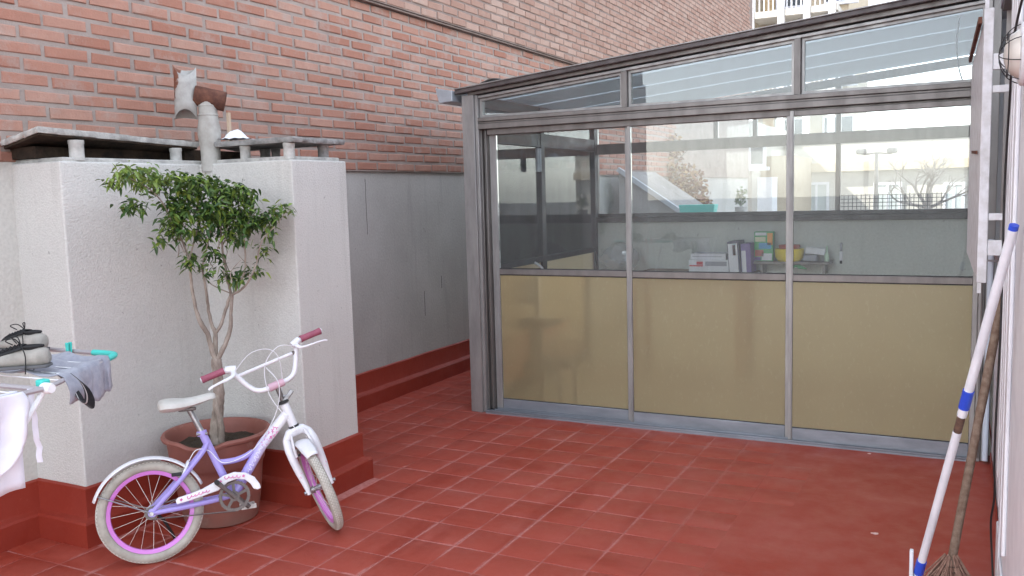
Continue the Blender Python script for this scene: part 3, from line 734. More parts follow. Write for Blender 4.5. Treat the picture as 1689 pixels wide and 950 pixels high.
tag(g2.build('toy_lizard', 'green'), 'green plastic toy hanging just under the wall shelf', 'toy')
wg = ony(1387, 415, YBK-.02)
wgt = thing('wall_thermometer', 'small white and dark gadget fixed to the back wall beside the shelf', 'gadget', (wg.x, YBK-.01, wg.z))
MB().box(wg.x-.012, wg.x+.012, YBK-.016, YBK-.001, wg.z-.07, wg.z+.0).build('body', 'box_white', wgt, bevel=.004)
MB().box(wg.x-.009, wg.x+.009, YBK-.016, YBK-.001, wg.z+.001, wg.z+.07).build('hook', 'print_dark', wgt, bevel=.004)
MB().box(wg.x-.009, wg.x+.009, YBK-.016, YBK-.001, wg.z-.095, wg.z-.0705).build('tip', 'gasket', wgt, bevel=.004)
# clear crumpled plastic bag on the table
def plastic():
    m, nt, b_, out = nodes_of('clear_plastic'); nt.nodes.remove(b_)
    tr = nd(nt, 'ShaderNodeBsdfTransparent', {0: (.92, .94, .95, 1)}); gl = nd(nt, 'ShaderNodeBsdfGlossy', {'Roughness': .12})
    df = nd(nt, 'ShaderNodeBsdfDiffuse', {0: (.8, .82, .83, 1)})
    a = nd(nt, 'ShaderNodeMixShader', {0: .16, 1: tr.outputs[0], 2: gl.outputs[0]}); a2 = nd(nt, 'ShaderNodeMixShader', {0: .2, 1: a.outputs[0], 2: df.outputs[0]})
    nt.links.new(a2.outputs[0], out.inputs[0]); return m
pb_ = ony(1012, 432, 6.9); bgm = MB()
rings = []
for i in range(11):
    t_ = i/10; rr = []
    for k in range(28):
        a = 2*math.pi*k/28; r_ = (.16*math.sin(math.pi*min(1, .15+.85*t_))**.6)*(1+.22*nz(math.cos(a)*3, math.sin(a)*3, t_*4)+.12*nz(math.cos(a)*9, math.sin(a)*9, t_*9))
        rr.append((pb_.x+.03+r_*math.cos(a), 6.98+r_*.9*math.sin(a), .7865+.24*t_))
    rings.append(rr)
bgm.rings(rings)
tag(bgm.build('plastic_bag', plastic(), ang=20), 'clear crumpled plastic bag on the table near the room corner', 'bag')
tu = onx(888, 262, -2.80)
tl_ = thing('metal_tube_lamp', 'short shiny metal tube hanging by the side window of the glazed room', 'tube', (tu.x, tu.y, 1.7))
MB().lathe([(.0, tu.z-.095), (.022, tu.z-.095), (.022, tu.z+.075), (.012, tu.z+.08), (.0, tu.z+.08)], 16, (tu.x, tu.y, 0)).build('tube', 'zinc', tl_)
MB().tube([(tu.x, tu.y, tu.z+.079), (tu.x-.01, tu.y, tu.z+.18), (tu.x-.04, tu.y, tu.z+.19)], .003, 6).build('hook', 'chrome', tl_)

# ================================================================== RIGHT-HAND HOUSE
house = thing('white_house', 'white rendered house wall with dark eave along the right of the terrace', 'house', (XR, 4, 0))
MB().box(XR, 2.6, 1.4, 3.42, -.3, 2.274).build('wall', 'white_wall', house, smooth=False, bevel=.004)
MB().box(XR, 2.6, 3.4205, 5.03, -.3, 1.10).build('wall', 'white_wall', house, smooth=False, bevel=.004)
MB().box(.50, 2.6, 3.4205, 5.0, 1.1005, 2.274).build('niche_back', 'white_wall', house, smooth=False)
MT['warm_grey'] = simple('warm_grey_panel', (.50, .475, .45), .7, 0, (.45, .43, .41), 6)
MB().box(XR+.006, .499, 5.0, 5.03, 1.1005, 2.274).build('reveal', 'warm_grey', house, smooth=False)
MB().box(XR+.02, 2.6, 5.031, 7.25, -.3, 2.9).build('wall', 'white_wall', house, smooth=False)
skm = MB()
def sk(s, t):
    y = 3.0+2.02*s; return (XR-.003-.002*t, y, -.004+(.055+.05*max(0, nz(y*7, 2.)+.25)+.012*nz(y*30, 1.))*t)
skm.grid(sk, 70, 3); skm.build('painted_base_band', 'skirt', house, solid=.003)
MB().box(.168, 2.8, 1.2, 5.02, 2.275, 2.295).build('eave_soffit', 'soffit', house, smooth=False)
MB().box(.160, 2.8, 1.18, 5.40, 2.2955, 2.75).build('fascia', 'fascia', house, smooth=False)
MB().box(.14, 3.0, 1.1, 5.5, 2.7505, 2.80).build('roof', 'alu_dark', house, smooth=False)
MB().box(XR-.03, XR+.15, 3.43, 4.99, 1.1005, 1.135).build('sill', 'white_paint', house, smooth=False, bevel=.006)
# moulded white door leaf folded against the wall
leaf = thing('folding_door_leaf', 'white moulded door leaf folded flat against the house wall', 'door', (.16, 3.0, 0))
MB().box(.150, .178, 1.5, 3.40, .012, 2.20).build('leaf', 'white_paint', leaf, smooth=False, bevel=.004)
for k, (ya, yb, za) in enumerate(((3.30, 3.36, .45), (3.17, 3.24, .39), (3.05, 3.12, .33), (2.90, 2.98, .33))):
    MB().box(.138, .1497, ya, yb, za, 2.14).build('batten', 'white_paint', leaf, smooth=False, bevel=.004)
for k, (ya, yb) in enumerate(((3.20, 3.36), (3.0, 3.16))):
    MB().box(.142, .1497, ya, yb, .06, .28-.05*k).build('lower_panel', 'white_paint', leaf, smooth=False, bevel=.006)
# shutter panel
sh = thing('window_shutter', 'white painted boarded shutter standing out from the house wall on brackets', 'shutter', (.07, 4.0, 1.55))
ys = [3.40, 3.72, 4.05, 4.38, 4.69]
for k in range(4):
    b_ = MB(); xa_, xb_ = .062-.006*k, .056-.006*k
    z0 = 1.115+RND.uniform(-.006, .006); z1 = 1.985+RND.uniform(-.004, .008)
    b_.hexa([(xa_, ys[k], z0), (xa_+.024, ys[k], z0), (xb_+.024, ys[k+1]-.003, z0), (xb_, ys[k+1]-.003, z0), (xa_, ys[k], z1), (xa_+.024, ys[k], z1), (xb_+.024, ys[k+1]-.003, z1), (xb_, ys[k+1]-.003, z1)])
    b_.build('board', 'white_old', sh, smooth=False, bevel=.003)
MB().box(.060, .090, 3.375, 3.399, 1.105, 2.02).build('edge_stile', 'white_old', sh, smooth=False, bevel=.003)
MB().box(.062, .074, 3.376, 3.398, 2.0205, 2.06).build('hinge_pin', 'white_old', sh, smooth=False)
MB().box(.062, .074, 3.376, 3.398, 1.07, 1.1045).build('hinge_pin', 'white_old', sh, smooth=False)
for z in (1.845, 1.755, 1.33, 1.225):
    hh = .026 if z in (1.845, 1.225) else .012
    MB().box(.0905, XR-.001, 3.378, 3.396, z-hh, z+hh).build('bracket', 'white_old', sh, smooth=False, bevel=.002)
# top lath with the rusty clips, slanted crack board
MB().bar((.050, 3.45, 1.995), (.030, 4.60, 2.003), .012, .022).build('top_lath', 'rust', sh, smooth=False)
MB().bar((.053, 3.62, 1.555), (.044, 4.25, 1.575), .004, .012).build('warped_batten', 'rust', sh, smooth=False)
# bulkhead lamp
lp = thing('bulkhead_lamp', 'round wall lamp with cloudy glass and wire cage under the dark eave', 'lamp', (.15, 2.66, 1.9))
Lc = V((.1495, 2.66, ony(1672, 90, 2.66).z))
MT['opal'] = simple('cloudy_lamp_glass', (.62, .58, .53), .25, 0, (.54, .50, .46), 12)
MB().rings([[Lc+V((-.006-.050*math.sin(p_), .066*math.cos(p_)*math.cos(a), .066*math.cos(p_)*math.sin(a))) for a in [2*math.pi*k/24 for k in range(24)]] for p_ in [R(x) for x in (0, 20, 40, 60, 75, 86)]]).build('globe', 'opal', lp)
MB().tube([Lc+V((-.010, .072*math.cos(2*math.pi*k/24), .072*math.sin(2*math.pi*k/24))) for k in range(24)], .011, 8, closed=True).build('base_ring', 'white_old', lp)
for k in range(4):
    a = math.pi*k/4+.3
    MB().tube([Lc+V((-.008-.058*math.sin(p_), .077*math.cos(p_)*math.cos(a), .077*math.cos(p_)*math.sin(a))) for p_ in [math.pi*q/14 for q in range(15)]], .0013, 6).build('cage_wire', 'gasket', lp)
MB().tube([Lc+V((-.046, .058*math.cos(2*math.pi*k/24), .058*math.sin(2*math.pi*k/24))) for k in range(24)], .0013, 6, closed=True).build('cage_wire', 'gasket', lp)
# cable
cb = MB(); cb.tube(catmull([(.143, 2.72, 1.96), (.130, 2.95, 1.86), (.134, 3.20, 1.7), (.132, 3.30, 1.4), (.135, 3.32, 1.0), (.130, 3.36, .55), (.136, 3.40, .36), (.128, 3.42, .25), (.135, 3.40, .12), (.14, 3.3, .012), (.13, 2.9, .008), (.12, 2.4, .008)], 6), .0035, 8)
tag(cb.build('electric_cable', 'black'), 'black cable hanging down the white door leaf to the red floor', 'cable')
wc = MB(); wc.tube(catmull([(.09, 3.40, 1.18), (.12, 3.45, 1.175), (.15, 3.5, 1.165), (.165, 3.55, 1.12), (.166, 3.6, .9)], 6), .004, 6)
tag(wc.build('white_wire', 'white_paint'), 'thin white wire looping from the shutter to the house wall', 'wire')
# downpipe strips between doors and house
pp = MB(); pp.tube([(.150, 5.00, .02), (.150, 5.00, 1.16)], .014, 10)
tag(pp.build('drain_pipe', simple('pale_blue_pipe', (.55, .62, .70), .4)), 'thin pale blue pipe in the corner between sliding door and house wall', 'pipe')

# ---- mop and broom
def stick(t, name, mat, a, b_, r0_, r1_=None, n=12):
    return MB().tube([a, a.lerp(b_, .5), b_], [r0_, (r0_+(r1_ or r0_))/2, r1_ or r0_], n).build(name, mat, t)
MT['white_pole'] = simple('white_pole', (.70, .72, .76), .4, 0, (.58, .60, .64), 9); MT['blue'] = simple('blue_plastic', (.02, .07, .52), .35)
MT['pole_wood'] = simple('bare_pole', (.13, .075, .05), .7, 0, (.07, .04, .03), 40)
mop = thing('mop', 'white mop pole with blue collars leaning against the white door leaf', 'mop', onz(1499, 1003))
ma = onz(1499, 1003, .015); mb = onx(1673, 371, .128); ml = (mb-ma).length
def mp(t): return ma.lerp(mb, t)
# parameters measured by where each mark projects
def tt(v):
    lo, hi = 0, 1
    for _ in range(40):
        md_ = (lo+hi)/2
        if proj(mp(md_))[1] > v: lo = md_
        else: hi = md_
    return lo
stick(mop, 'lower_pole', 'white_pole', mp(tt(925)), mp(tt(712)), .0125)
stick(mop, 'bare_section', 'pole_wood', mp(tt(712)), mp(tt(686)), .0115)
stick(mop, 'collar', 'white_pole', mp(tt(686)), mp(tt(673)), .0135)
stick(mop, 'blue_collar', 'blue', mp(tt(673)), mp(tt(644)), .0155)
stick(mop, 'upper_pole', 'white_pole', mp(tt(644)), mp(tt(379)), .0128)
stick(mop, 'blue_end', 'blue', mp(tt(379)), mp(1), .0118)
stick(mop, 'blue_socket', 'blue', mp(tt(945)), mp(tt(925)), .0155)
stick(mop, 'socket', 'white_pole', mp(0), mp(tt(945)), .017, .0145)
q_ = mp(tt(940)); MB().box(q_.x-.030, q_.x-.018, q_.y-.012, q_.y+.012, .01, q_.z+.065).build('clip', 'white_pole', mop, bevel=.003)
mh = MB()
for k in range(46):
    a = RND.uniform(0, 2*math.pi); L = RND.uniform(.07, .15)
    mh.tube([ma+V((0, 0, .02)), ma+V((math.cos(a)*L*.6, math.sin(a)*L*.6, .010)), ma+V((math.cos(a+.2)*L, math.sin(a+.2)*L, -.008))], .004, 5)
mh.build('mop_strings', simple('mop_cotton', (.5, .48, .45), .95), mop)
MT['broom_wood'] = simple('dirty_broom_handle', (.135, .085, .06), .85, 0, (.23, .17, .13), 45, .5, 60, .002, .2)
br = thing('straw_broom', 'old straw broom with dark wooden handle leaning against the house wall', 'broom', (.0, 3.45, 0))
ba = onz(1568, 934, .13); bb_ = V((.160, 3.50, 1.16))
pts = [ba.lerp(bb_, k/12)+V((.002*nz(k*1.3, 5), .002*nz(k*1.1, 9), 0)) for k in range(13)]
MB().tube(pts, [.0145+.0012*nz(k*2.1) for k in range(13)], 12).build('handle', 'broom_wood', br)
MT['straw'] = simple('old_straw', (.19, .10, .075), .95, 0, (.30, .19, .14), 60)
bs_ = MB(); bd = (ba-bb_).normalized()
for k in range(190):
    a = RND.uniform(0, 2*math.pi); r_ = math.sqrt(RND.random()); wx, wy = .085*r_*math.cos(a), .05*r_*math.sin(a)
    top = ba+V((wx*.22, wy*.3, RND.uniform(-.01, .045))); bot = V((ba.x-.01+wx*1.1, ba.y+wy*1.1, RND.uniform(-.003, .012)))
    mid = top.lerp(bot, .5)+V((wx*.25, wy*.25, 0))
    bs_.tube([top, mid, bot], [.0028, .0025, .0016], 4)
bs_.build('straw_head', 'straw', br)
for z in (.075, .095): MB().tube([ba+V((.026*math.cos(2*math.pi*k/16), .02*math.sin(2*math.pi*k/16), z-.1+.01)) for k in range(16)], .003, 6, closed=True).build('binding', 'pole_wood', br)
# paint chips
for (u, v, s_) in ((1443, 881, .013), (1434, 749, .008)):
    p = onz(u, v); ch = MB(); ch.rings([[(p.x+s_*math.cos(a)*(1+.4*math.sin(3*a)), p.y+s_*.5*math.sin(a), z+.001*math.sin(2*a)) for a in [2*math.pi*k/9 for k in range(9)]] for z in (.0005, .005)])
    tag(ch.build('paint_chip', simple('chip', (.6, .42, .38), .8), smooth=False), 'larger pale chip of paint on the smooth red floor' if s_ > .01 else 'tiny white chip lying by the sliding door track', 'chip')

# ================================================================== POTTED FICUS
PC = V((-3.015, 2.875, 0))
ptree = thing('potted_ficus_tree', 'weeping fig tree with pale twisted trunk in a big chipped terracotta pot', 'potted tree', PC)
def pot_mat():
    m, nt, b_, out = nodes_of('terracotta_pot'); p = pos(nt); sx = nd(nt, 'ShaderNodeSeparateXYZ', {0: p})
    c = mix(nt, ramp(nt, noise(nt, p, 7, 5, .6), .35, .7), (.29, .105, .078), (.235, .085, .064))
    c = mix(nt, ramp(nt, noise(nt, p, 11, 5, .7), .58, .75, 0, .5), c, (.42, .26, .21))
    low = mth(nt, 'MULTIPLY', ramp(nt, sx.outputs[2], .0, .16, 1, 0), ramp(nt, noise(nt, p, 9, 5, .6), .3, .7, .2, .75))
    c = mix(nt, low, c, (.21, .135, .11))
    nt.links.new(c, b_.inputs['Base Color']); b_.inputs['Roughness'].default_value = .62
    bump(nt, b_, noise(nt, p, 40, 4, .6), .25, .003); return m
MT['pot'] = pot_mat()
def pot_mesh():
    prof = [(.0, .0), (.150, .0), (.163, .006), (.168, .02), (.186, .13), (.196, .235), (.200, .262), (.205, .268), (.208, .275), (.218, .36), (.220, .382), (.228, .388), (.240, .392), (.243, .402), (.238, .411), (.226, .411), (.219, .402), (.214, .37), (.20, .30), (.0, .29)]
    n_ = 64; b_ = MB(); rs = []
    for (r, z) in prof:
        rr = []
        for k in range(n_):
            a = 2*math.pi*k/n_; ch = 0
            da = (a-R(-62)+math.pi) % (2*math.pi)-math.pi    # broken rim towards the terrace
            if z > .386 and r > .2: ch = .022*max(0, 1-(abs(da)/.42)**4)*(1+.3*nz(a*9))
            dr_ = .010*max(0, 1-(abs(da)/.42)**4) if (z > .386 and r > .225) else 0
            rr.append(PC+V(((r-dr_)*math.cos(a), (r-dr_)*math.sin(a)*.985, z-ch)))
        rs.append(rr)
    return b_.rings(rs, cap=False)
pot_mesh().build('pot', 'pot', ptree, ang=40)
soil = MB()
soil.grid(lambda s, t: (PC.x+.212*s*math.cos(2*math.pi*t), PC.y+.208*s*math.sin(2*math.pi*t), .345+.014*nz(s*4*math.cos(6.283*t), s*4*math.sin(6.283*t), 2)+.008*nz(s*14*math.cos(6.283*t), s*14*math.sin(6.283*t), 5)), 16, 48)
soil.build('soil', simple('dark_soil', (.035, .026, .018), .95, 0, (.07, .05, .03), 60, 1, 120, .01), ptree)
VN = V((-.7215, .692, 0))
def tp(u, v, dd=0.):
    """a point seen at (u,v), dd metres nearer than the upright plane through the pot, kept clear of the walls"""
    d = ray(u, v)
    for _ in range(40):
        P0 = PC-VN*dd; t = (P0-EYE).dot(VN)/d.dot(VN); p = EYE+d*t
        if (p.x < -3.255 and p.y > 2.36) or p.y > 3.115 or p.x < -3.57: dd += .02
        else: break
    return p
def bark():
    m, nt, b_, out = nodes_of('ficus_bark'); p = pos(nt)
    c = mix(nt, ramp(nt, noise(nt, p, 26, 5, .65, (1, 1, .45)), .35, .68), (.40, .34, .285), (.18, .14, .115))
    nt.links.new(c, b_.inputs['Base Color']); b_.inputs['Roughness'].default_value = .85
    bump(nt, b_, noise(nt, p, 60, 5, .6, (1, 1, .5)), .8, .006); return m
MT['bark'] = bark()
def limb(px, rad, name='branch', wob=.004, n=4):
    pts = catmull([tp(*q) for q in px], n); m_ = len(pts); rs = []
    for i in range(m_):
        f = i/(m_-1)*(len(rad)-1); k = min(int(f), len(rad)-2); r = rad[k]+(rad[k+1]-rad[k])*(f-k)
        rs.append(r*(.8 if name == 'branch' else 1)*(1+.14*nz(i*.9, px[0][0])+.08*nz(i*2.3, px[0][1])))
        pts[i] = pts[i]+V((wob*nz(i*.7, px[0][0], 1), wob*nz(i*.7, px[0][0], 7), 0))
    MB().tube(pts, rs, 9).build(name, 'bark', ptree)
    return pts
limb([(359, 735, .0), (357, 712, .0), (359, 680, .012), (361, 650, .02), (359, 622, .02), (357, 592, .02)], [.033, .031, .026, .025, .023, .024], 'trunk', .004, 5)
limb([(366, 728, .03), (364, 700, .035), (357, 670, .04), (362, 640, .03)], [.014, .015, .012, .006], 'trunk', .003, 5)
limb([(357, 598, .02), (350, 578, .03), (342, 550, .04), (332, 534, .05), (324, 513, .05), (317, 478, .05), (314, 450, .05), (311, 424, .06)], [.017, .015, .013, .014, .010, .009, .007, .006])
limb([(356, 596, .02), (355, 575, .01), (355, 548, .0), (349, 536, .0), (343, 504, .01), (339, 475, .02), (333, 440, .03)], [.016, .014, .013, .010, .009, .007, .005])
limb([(355, 550, .0), (365, 534, .02), (374, 504, .03), (381, 484, .04)], [.010, .010, .009, .008])
limb([(358, 594, .02), (368, 575, .04), (379, 546, .05), (381, 519, .05), (382, 484, .05)], [.016, .014, .013, .010, .010])
limb([(381, 488, .05), (375, 457, .05), (367, 413, .06), (363, 370, .08), (352, 330, .09)], [.008, .007, .006, .004, .003])
limb([(383, 487, .05), (403, 449, .08), (404, 408, .10), (398, 365, .10), (410, 325, .1)], [.008, .006, .005, .004, .003])
limb([(382, 486, .05), (397, 478, .09), (411, 462, .12), (424, 430, .13), (432, 397, .14), (452, 375, .15), (470, 352, .16)], [.008, .007, .006, .005, .004, .003, .002])
limb([(311, 424, .06), (300, 397, .08), (286, 370, .12), (266, 331, .18), (238, 306, .24), (205, 290, .28)], [.006, .0055, .005, .004, .003, .002])
limb([(312, 428, .06), (322, 390, .06), (330, 350, .06), (320, 310, .06), (300, 295, .12)], [.005, .0045, .004, .003, .002])
limb([(333, 440, .03), (343, 400, .04), (352, 355, .04), (372, 318, .05)], [.005, .004, .003, .002])
limb([(380, 484, .05), (350, 470, .06), (335, 455, .08)], [.004, .003, .002])
for k in range(18):
    u = RND.uniform(285, 455); v = RND.uniform(335, 400); dd = RND.uniform(-.05, .08)
    limb([(u, v, dd), (u+RND.uniform(-14, 14), v-RND.uniform(14, 30), dd+RND.uniform(-.04, .04)), (u+RND.uniform(-24, 24), v-RND.uniform(30, 60), dd+RND.uniform(-.07, .07))], [.002, .0016, .001], 'twig', .002, 3)
for k in range(10):
    u = RND.uniform(290, 430); v = RND.uniform(400, 470); dd = RND.uniform(0, .15)
    limb([(u, v, dd), (u+RND.uniform(-10, 10), v-18, dd), (u+RND.uniform(-20, 20), v-36, dd)], [.0025, .002, .0012], 'twig', .002, 3)
def leaf_mat():
    m, nt, b_, out = nodes_of('ficus_leaf')
    g = nd(nt, 'ShaderNodeNewGeometry'); cr = nt.nodes.new('ShaderNodeValToRGB'); nt.links.new(g.outputs['Random Per Island'], cr.inputs[0])
    E_ = cr.color_ramp.elements; E_[0].color = rgb((.026, .066, .018)); E_[1].color = rgb((.30, .40, .07))
    for q, c in ((.35, (.052, .11, .028)), (.65, (.10, .18, .04)), (.88, (.18, .275, .05))): e = E_.new(q); e.color = rgb(c)
    at = nd(nt, 'ShaderNodeAttribute', attribute_name='young'); c = mix(nt, at.outputs['Fac'], cr.outputs[0], (.27, .37, .075))
    nt.links.new(c, b_.inputs['Base Color']); b_.inputs['Roughness'].default_value = .38
    tl = nd(nt, 'ShaderNodeBsdfTranslucent', {0: c}); mx = nd(nt, 'ShaderNodeMixShader', {0: .25, 1: b_.outputs[0], 2: tl.outputs[0]})
    nt.links.new(mx.outputs[0], out.inputs[0]); return m
MT['leaf'] = leaf_mat()
clumps = [(150, 90, 72, 48, .8), (72, 150, 40, 36, .9), (200, 140, 50, 40, .7), (290, 115, 62, 55, .75), (370, 120, 60, 48, .7), (330, 185, 46, 26, .2), (182, 285, 72, 42, .15), (342, 512, 48, 30, 0), (450, 150, 70, 60, .4), (430, 255, 66, 50, .2), (525, 190, 78, 76, .25), (630, 150, 62, 54, .3), (700, 205, 90, 62, .15), (800, 190, 86, 56, .15), (880, 260, 58, 58, .1), (600, 320, 95, 70, .1), (480, 330, 100, 75, .25), (405, 400, 62, 62, .3), (700, 320, 92, 76, .15), (785, 380, 92, 80, .05), (860, 370, 70, 76, .05), (930, 390, 66, 60, .1), (1000, 350, 62, 46, .15), (1078, 318, 58, 34, .4), (640, 430, 62, 56, 0), (1000, 445, 36, 40, .1), (545, 615, 48, 58, 0), (630, 700, 40, 28, 0), (715, 708, 50, 26, 0), (800, 705, 72, 38, 0), (885, 690, 58, 38, 0), (960, 550, 52, 34, 0), (605, 505, 36, 34, 0), (690, 590, 60, 50, 0), (480, 450, 70, 42, 0), (765, 470, 62, 50, 0), (545, 430, 30, 40, 0), (830, 470, 50, 50, 0), (560, 130, 40, 40, .3)]
lf = MB(); young = []
def leaf(p, L, wd, yng):
    a = RND.uniform(0, 2*math.pi); el = RND.gauss(-.35, .45)
    d = V((math.cos(a)*math.cos(el), math.sin(a)*math.cos(el), math.sin(el)))
    s = d.cross(V((0, 0, 1))).normalized(); nrm = s.cross(d); tw = RND.gauss(0, .5); s = s*math.cos(tw)+nrm*math.sin(tw); nrm = s.cross(d)
    dn = V((0, 0, -1)); k = RND.uniform(.10, .32)*L
    q = [p, p+d*L*.3+s*wd*.46+nrm*wd*.16, p+d*L*.34, p+d*L*.3-s*wd*.46+nrm*wd*.16, p+d*L*.66+s*wd*.36+nrm*wd*.12+dn*k*.35, p+d*L*.68+dn*k*.4, p+d*L*.66-s*wd*.36+nrm*wd*.12+dn*k*.35, p+d*L+dn*k]
    lf.add(q, [(0, 1, 2), (0, 2, 3), (1, 4, 5, 2), (2, 5, 6, 3), (4, 7, 5), (5, 7, 6)]); young.extend([yng]*8)
for (zx, zy, rx, ry, yg) in clumps:
    u0_, v0_ = 170+zx/3.653, 260+zy/3.653; ru, rv = rx/3.653, ry/3.653
    nleaf = int(ru*rv*(.27 if v0_ < 370 else .17))+7; cd = .05+.10*RND.random() if u0_ > 260 else .24
    ns = max(2, nleaf//7)
    for k in range(ns):          # small sprays of leaves
        a = RND.uniform(0, 2*math.pi); r_ = RND.random()**.5
        dd = cd+RND.gauss(0, .055)
        c0 = tp(u0_+ru*.88*r_*math.cos(a), v0_+rv*.88*r_*math.sin(a), max(-.03, dd))
        for q in range(8):
            off = V((RND.gauss(0, .017), RND.gauss(0, .017), RND.gauss(0, .014)))
            leaf(c0+off, RND.uniform(.029, .047), RND.uniform(.012, .019), min(1, max(0, yg*RND.uniform(.2, 1.1)-RND.random()*.25)))
me = lf.mesh('foliage', False); at_ = me.attributes.new('young', 'FLOAT', 'POINT'); at_.data.foreach_set('value', young)
link('foliage', me, 'leaf', ptree)

# ================================================================== BICYCLE
PSI, PHI = R(52), R(10)
rc = onz(243, 930); dv = V((math.cos(PSI), math.sin(PSI), 0)); O_ = rc+dv*.028
bike = thing('child_bicycle', 'small lilac and white child bicycle with cream tyres parked before the plant pot', 'bicycle', (O_.x, O_.y, .0), (-PHI, 0, PSI))
MT['lilac'] = simple('lilac_paint', (.39, .33, .72), .3, 0, (.34, .28, .64), 9, local=True)
MT['bikewhite'] = simple('bike_white', (.80, .80, .83), .32, 0, (.70, .70, .73), 12, local=True)
MT['cream'] = simple('cream_rubber', (.60, .575, .52), .7, 0, (.47, .44, .39), 14, .3, 90, .001, .3, local=True)
MT['tyre_base'] = simple('dirty_tyre', (.44, .41, .36), .8, 0, (.33, .305, .265), 20, .3, 90, .001, .3, local=True)
MT['pink'] = simple('pink_rim', (.62, .22, .62), .35); MT['grip'] = simple('maroon_grip', (.33, .085, .13), .6, 0, (.27, .07, .11), 40, .5, 220, .002)
MT['steel'] = simple('dull_steel', (.42, .42, .43), .35, .8, (.26, .25, .25), 30, local=True); MT['darksteel'] = simple('brown_steel', (.12, .105, .10), .5, .6, (.19, .165, .155), 40, local=True)
MT['saddle'] = simple('saddle_vinyl', (.68, .67, .63), .45, 0, (.56, .545, .50), 9, .15, 90, .001, local=True)
MT['decal'] = simple('pink_decal', (.70, .18, .42), .4); MT['decal_w'] = simple('white_decal', (.82, .80, .88), .4)
MT['spoke'] = simple('spoke_wire', (.70, .67, .62), .35, .3)
def grad():
    m, nt, b_, out = nodes_of('white_to_lilac_paint'); p = objc(nt); sx = nd(nt, 'ShaderNodeSeparateXYZ', {0: p})
    nt.links.new(mix(nt, ramp(nt, sx.outputs[0], .40, .515), (.39, .33, .72), (.78, .78, .81)), b_.inputs['Base Color']); b_.inputs['Roughness'].default_value = .3; return m
MT['grad'] = grad()
WR = .205
def bp_(mb, name, mat, parent=None, **k): return mb.build(name, mat, parent or bike, local=True, **k)
def wheel(name, c, ax, f):
    """c centre, ax axle, f in-plane forward; returns rim object with tyre, spokes, hub children"""
    c = V(c); ax = V(ax).normalized(); f = (V(f)-ax*V(f).dot(ax)).normalized(); u = ax.cross(f)
    def P(r, a, s): return c+(f*math.cos(a)+u*math.sin(a))*r+ax*s
    n_ = 72; rim = MB()
    prof = [(.162, -.013), (.166, -.0145), (.166, .0145), (.162, .013), (.151, .009), (.149, 0), (.151, -.009)]
    rim.rings([[P(r, 2*math.pi*k/n_, s) for r, s in prof] for k in range(n_)], closed=True)
    ro = bp_(rim, name, 'pink')
    ty = MB(); rt = .0205; rcn = WR-rt-.001
    ty.rings([[P(rcn+rt*math.cos(b_), 2*math.pi*k/n_, rt*1.02*math.sin(b_)) for b_ in [2*math.pi*q/16 for q in range(16)]] for k in range(n_)], closed=True)
    to = bp_(ty, 'tyre', 'tyre_base', ro)
    tr = MB()
    for k in range(84):
        for row, sp in ((0, -.011), (1, -.004), (0, .004), (1, .011)):
            a = 2*math.pi*(k+.5*row)/84; ha = .58*math.pi/84; hs = .0027
            q = []
            for dr in (-.002, .0016):
                for da, ds in ((-ha, -hs), (ha, -hs), (ha, hs), (-ha, hs)):
                    s = sp+ds; r = rcn+math.sqrt(max(0, rt*rt-s*s))+dr; q.append(P(r, a+da, s))
            tr.add(q, [(4, 5, 6, 7), (0, 1, 5, 4), (1, 2, 6, 5), (2, 3, 7, 6), (3, 0, 4, 7)])
    bp_(tr, 'tread', 'cream', ro, smooth=False)
    hb = MB(); hb.tube([c-ax*.042, c-ax*.04, c-ax*.028, c-ax*.026, c+ax*.026, c+ax*.028, c+ax*.04, c+ax*.042], [.010, .012, .019, .012, .012, .019, .012, .010], 14)
    bp_(hb, 'hub', 'steel', ro)
    sp = MB()
    for k in range(20):
        a = 2*math.pi*k/20; s = .026 if k % 2 else -.026; a2 = a+(.9 if (k//2) % 2 else -.9)
        sp.tube([P(.016, a2, s), P(.152, a, s*.12)], .0008, 5)
    bp_(sp, 'spokes', 'spoke', ro)
    return ro
RH = V((0, 0, WR))
wheel('rear_wheel', RH, (0, 1, 0), (1, 0, 0))
BBK = V((.325, 0, .220)); STT = V((.221, 0, .497)); HB = V((.601, 0, .472)); HT = V((.569, 0, .574)); HAX = (HT-HB).normalized()
bp_(MB().tube([BBK+V((0, 0, -.004)), STT], .0165, 14), 'seat_tube', 'lilac')
bp_(MB().tube([HB.lerp(HT, .55)+V((-.01, 0, 0)), V((.46, 0, .41)), BBK+V((.012, 0, .012))], [.022, .0225, .0215], 16), 'down_tube', 'grad')
bp_(MB().tube(catmull([V((.270, 0, .364)), V((.30, 0, .362)), V((.345, 0, .363)), V((.385, 0, .372)), V((.42, 0, .388))], 4), .0125, 12), 'top_tube', 'lilac')
bp_(MB().tube([HB, HT], .0195, 16), 'head_tube', 'bikewhite')
bp_(MB().tube([BBK-V((0, .035, 0)), BBK+V((0, .035, 0))], .021, 16), 'bottom_bracket', 'lilac')
for s in (-1, 1):
    bp_(MB().tube(catmull([BBK+V((-.01, s*.02, 0)), V((.24, s*.033, .214)), V((.12, s*.045, .208)), RH+V((.0, s*.052, .0))], 4), [.011]*9+[.010]*3+[.009], 10), 'chain_stay', 'lilac')
    bp_(MB().tube(catmull([V((.238, s*.010, .45)), V((.205, s*.030, .405)), V((.10, s*.047, .30)), RH+V((.012, s*.052, .012))], 4), .0095, 10), 'seat_stay', 'lilac')
    bp_(MB().lathe([(.0, -.004), (.017, -.004), (.017, .004), (0, .004)], 14).add([], []), 'dropout', 'lilac').matrix_local = Matrix.Translation(RH+V((.004, s*.0525, .002))) @ Matrix.Rotation(R(90), 4, 'X')
    bp_(MB().tube([RH+V((0, s*.05, 0)), RH+V((0, s*.068, 0))], [.008, .0085], 8), 'axle_nut', 'steel')
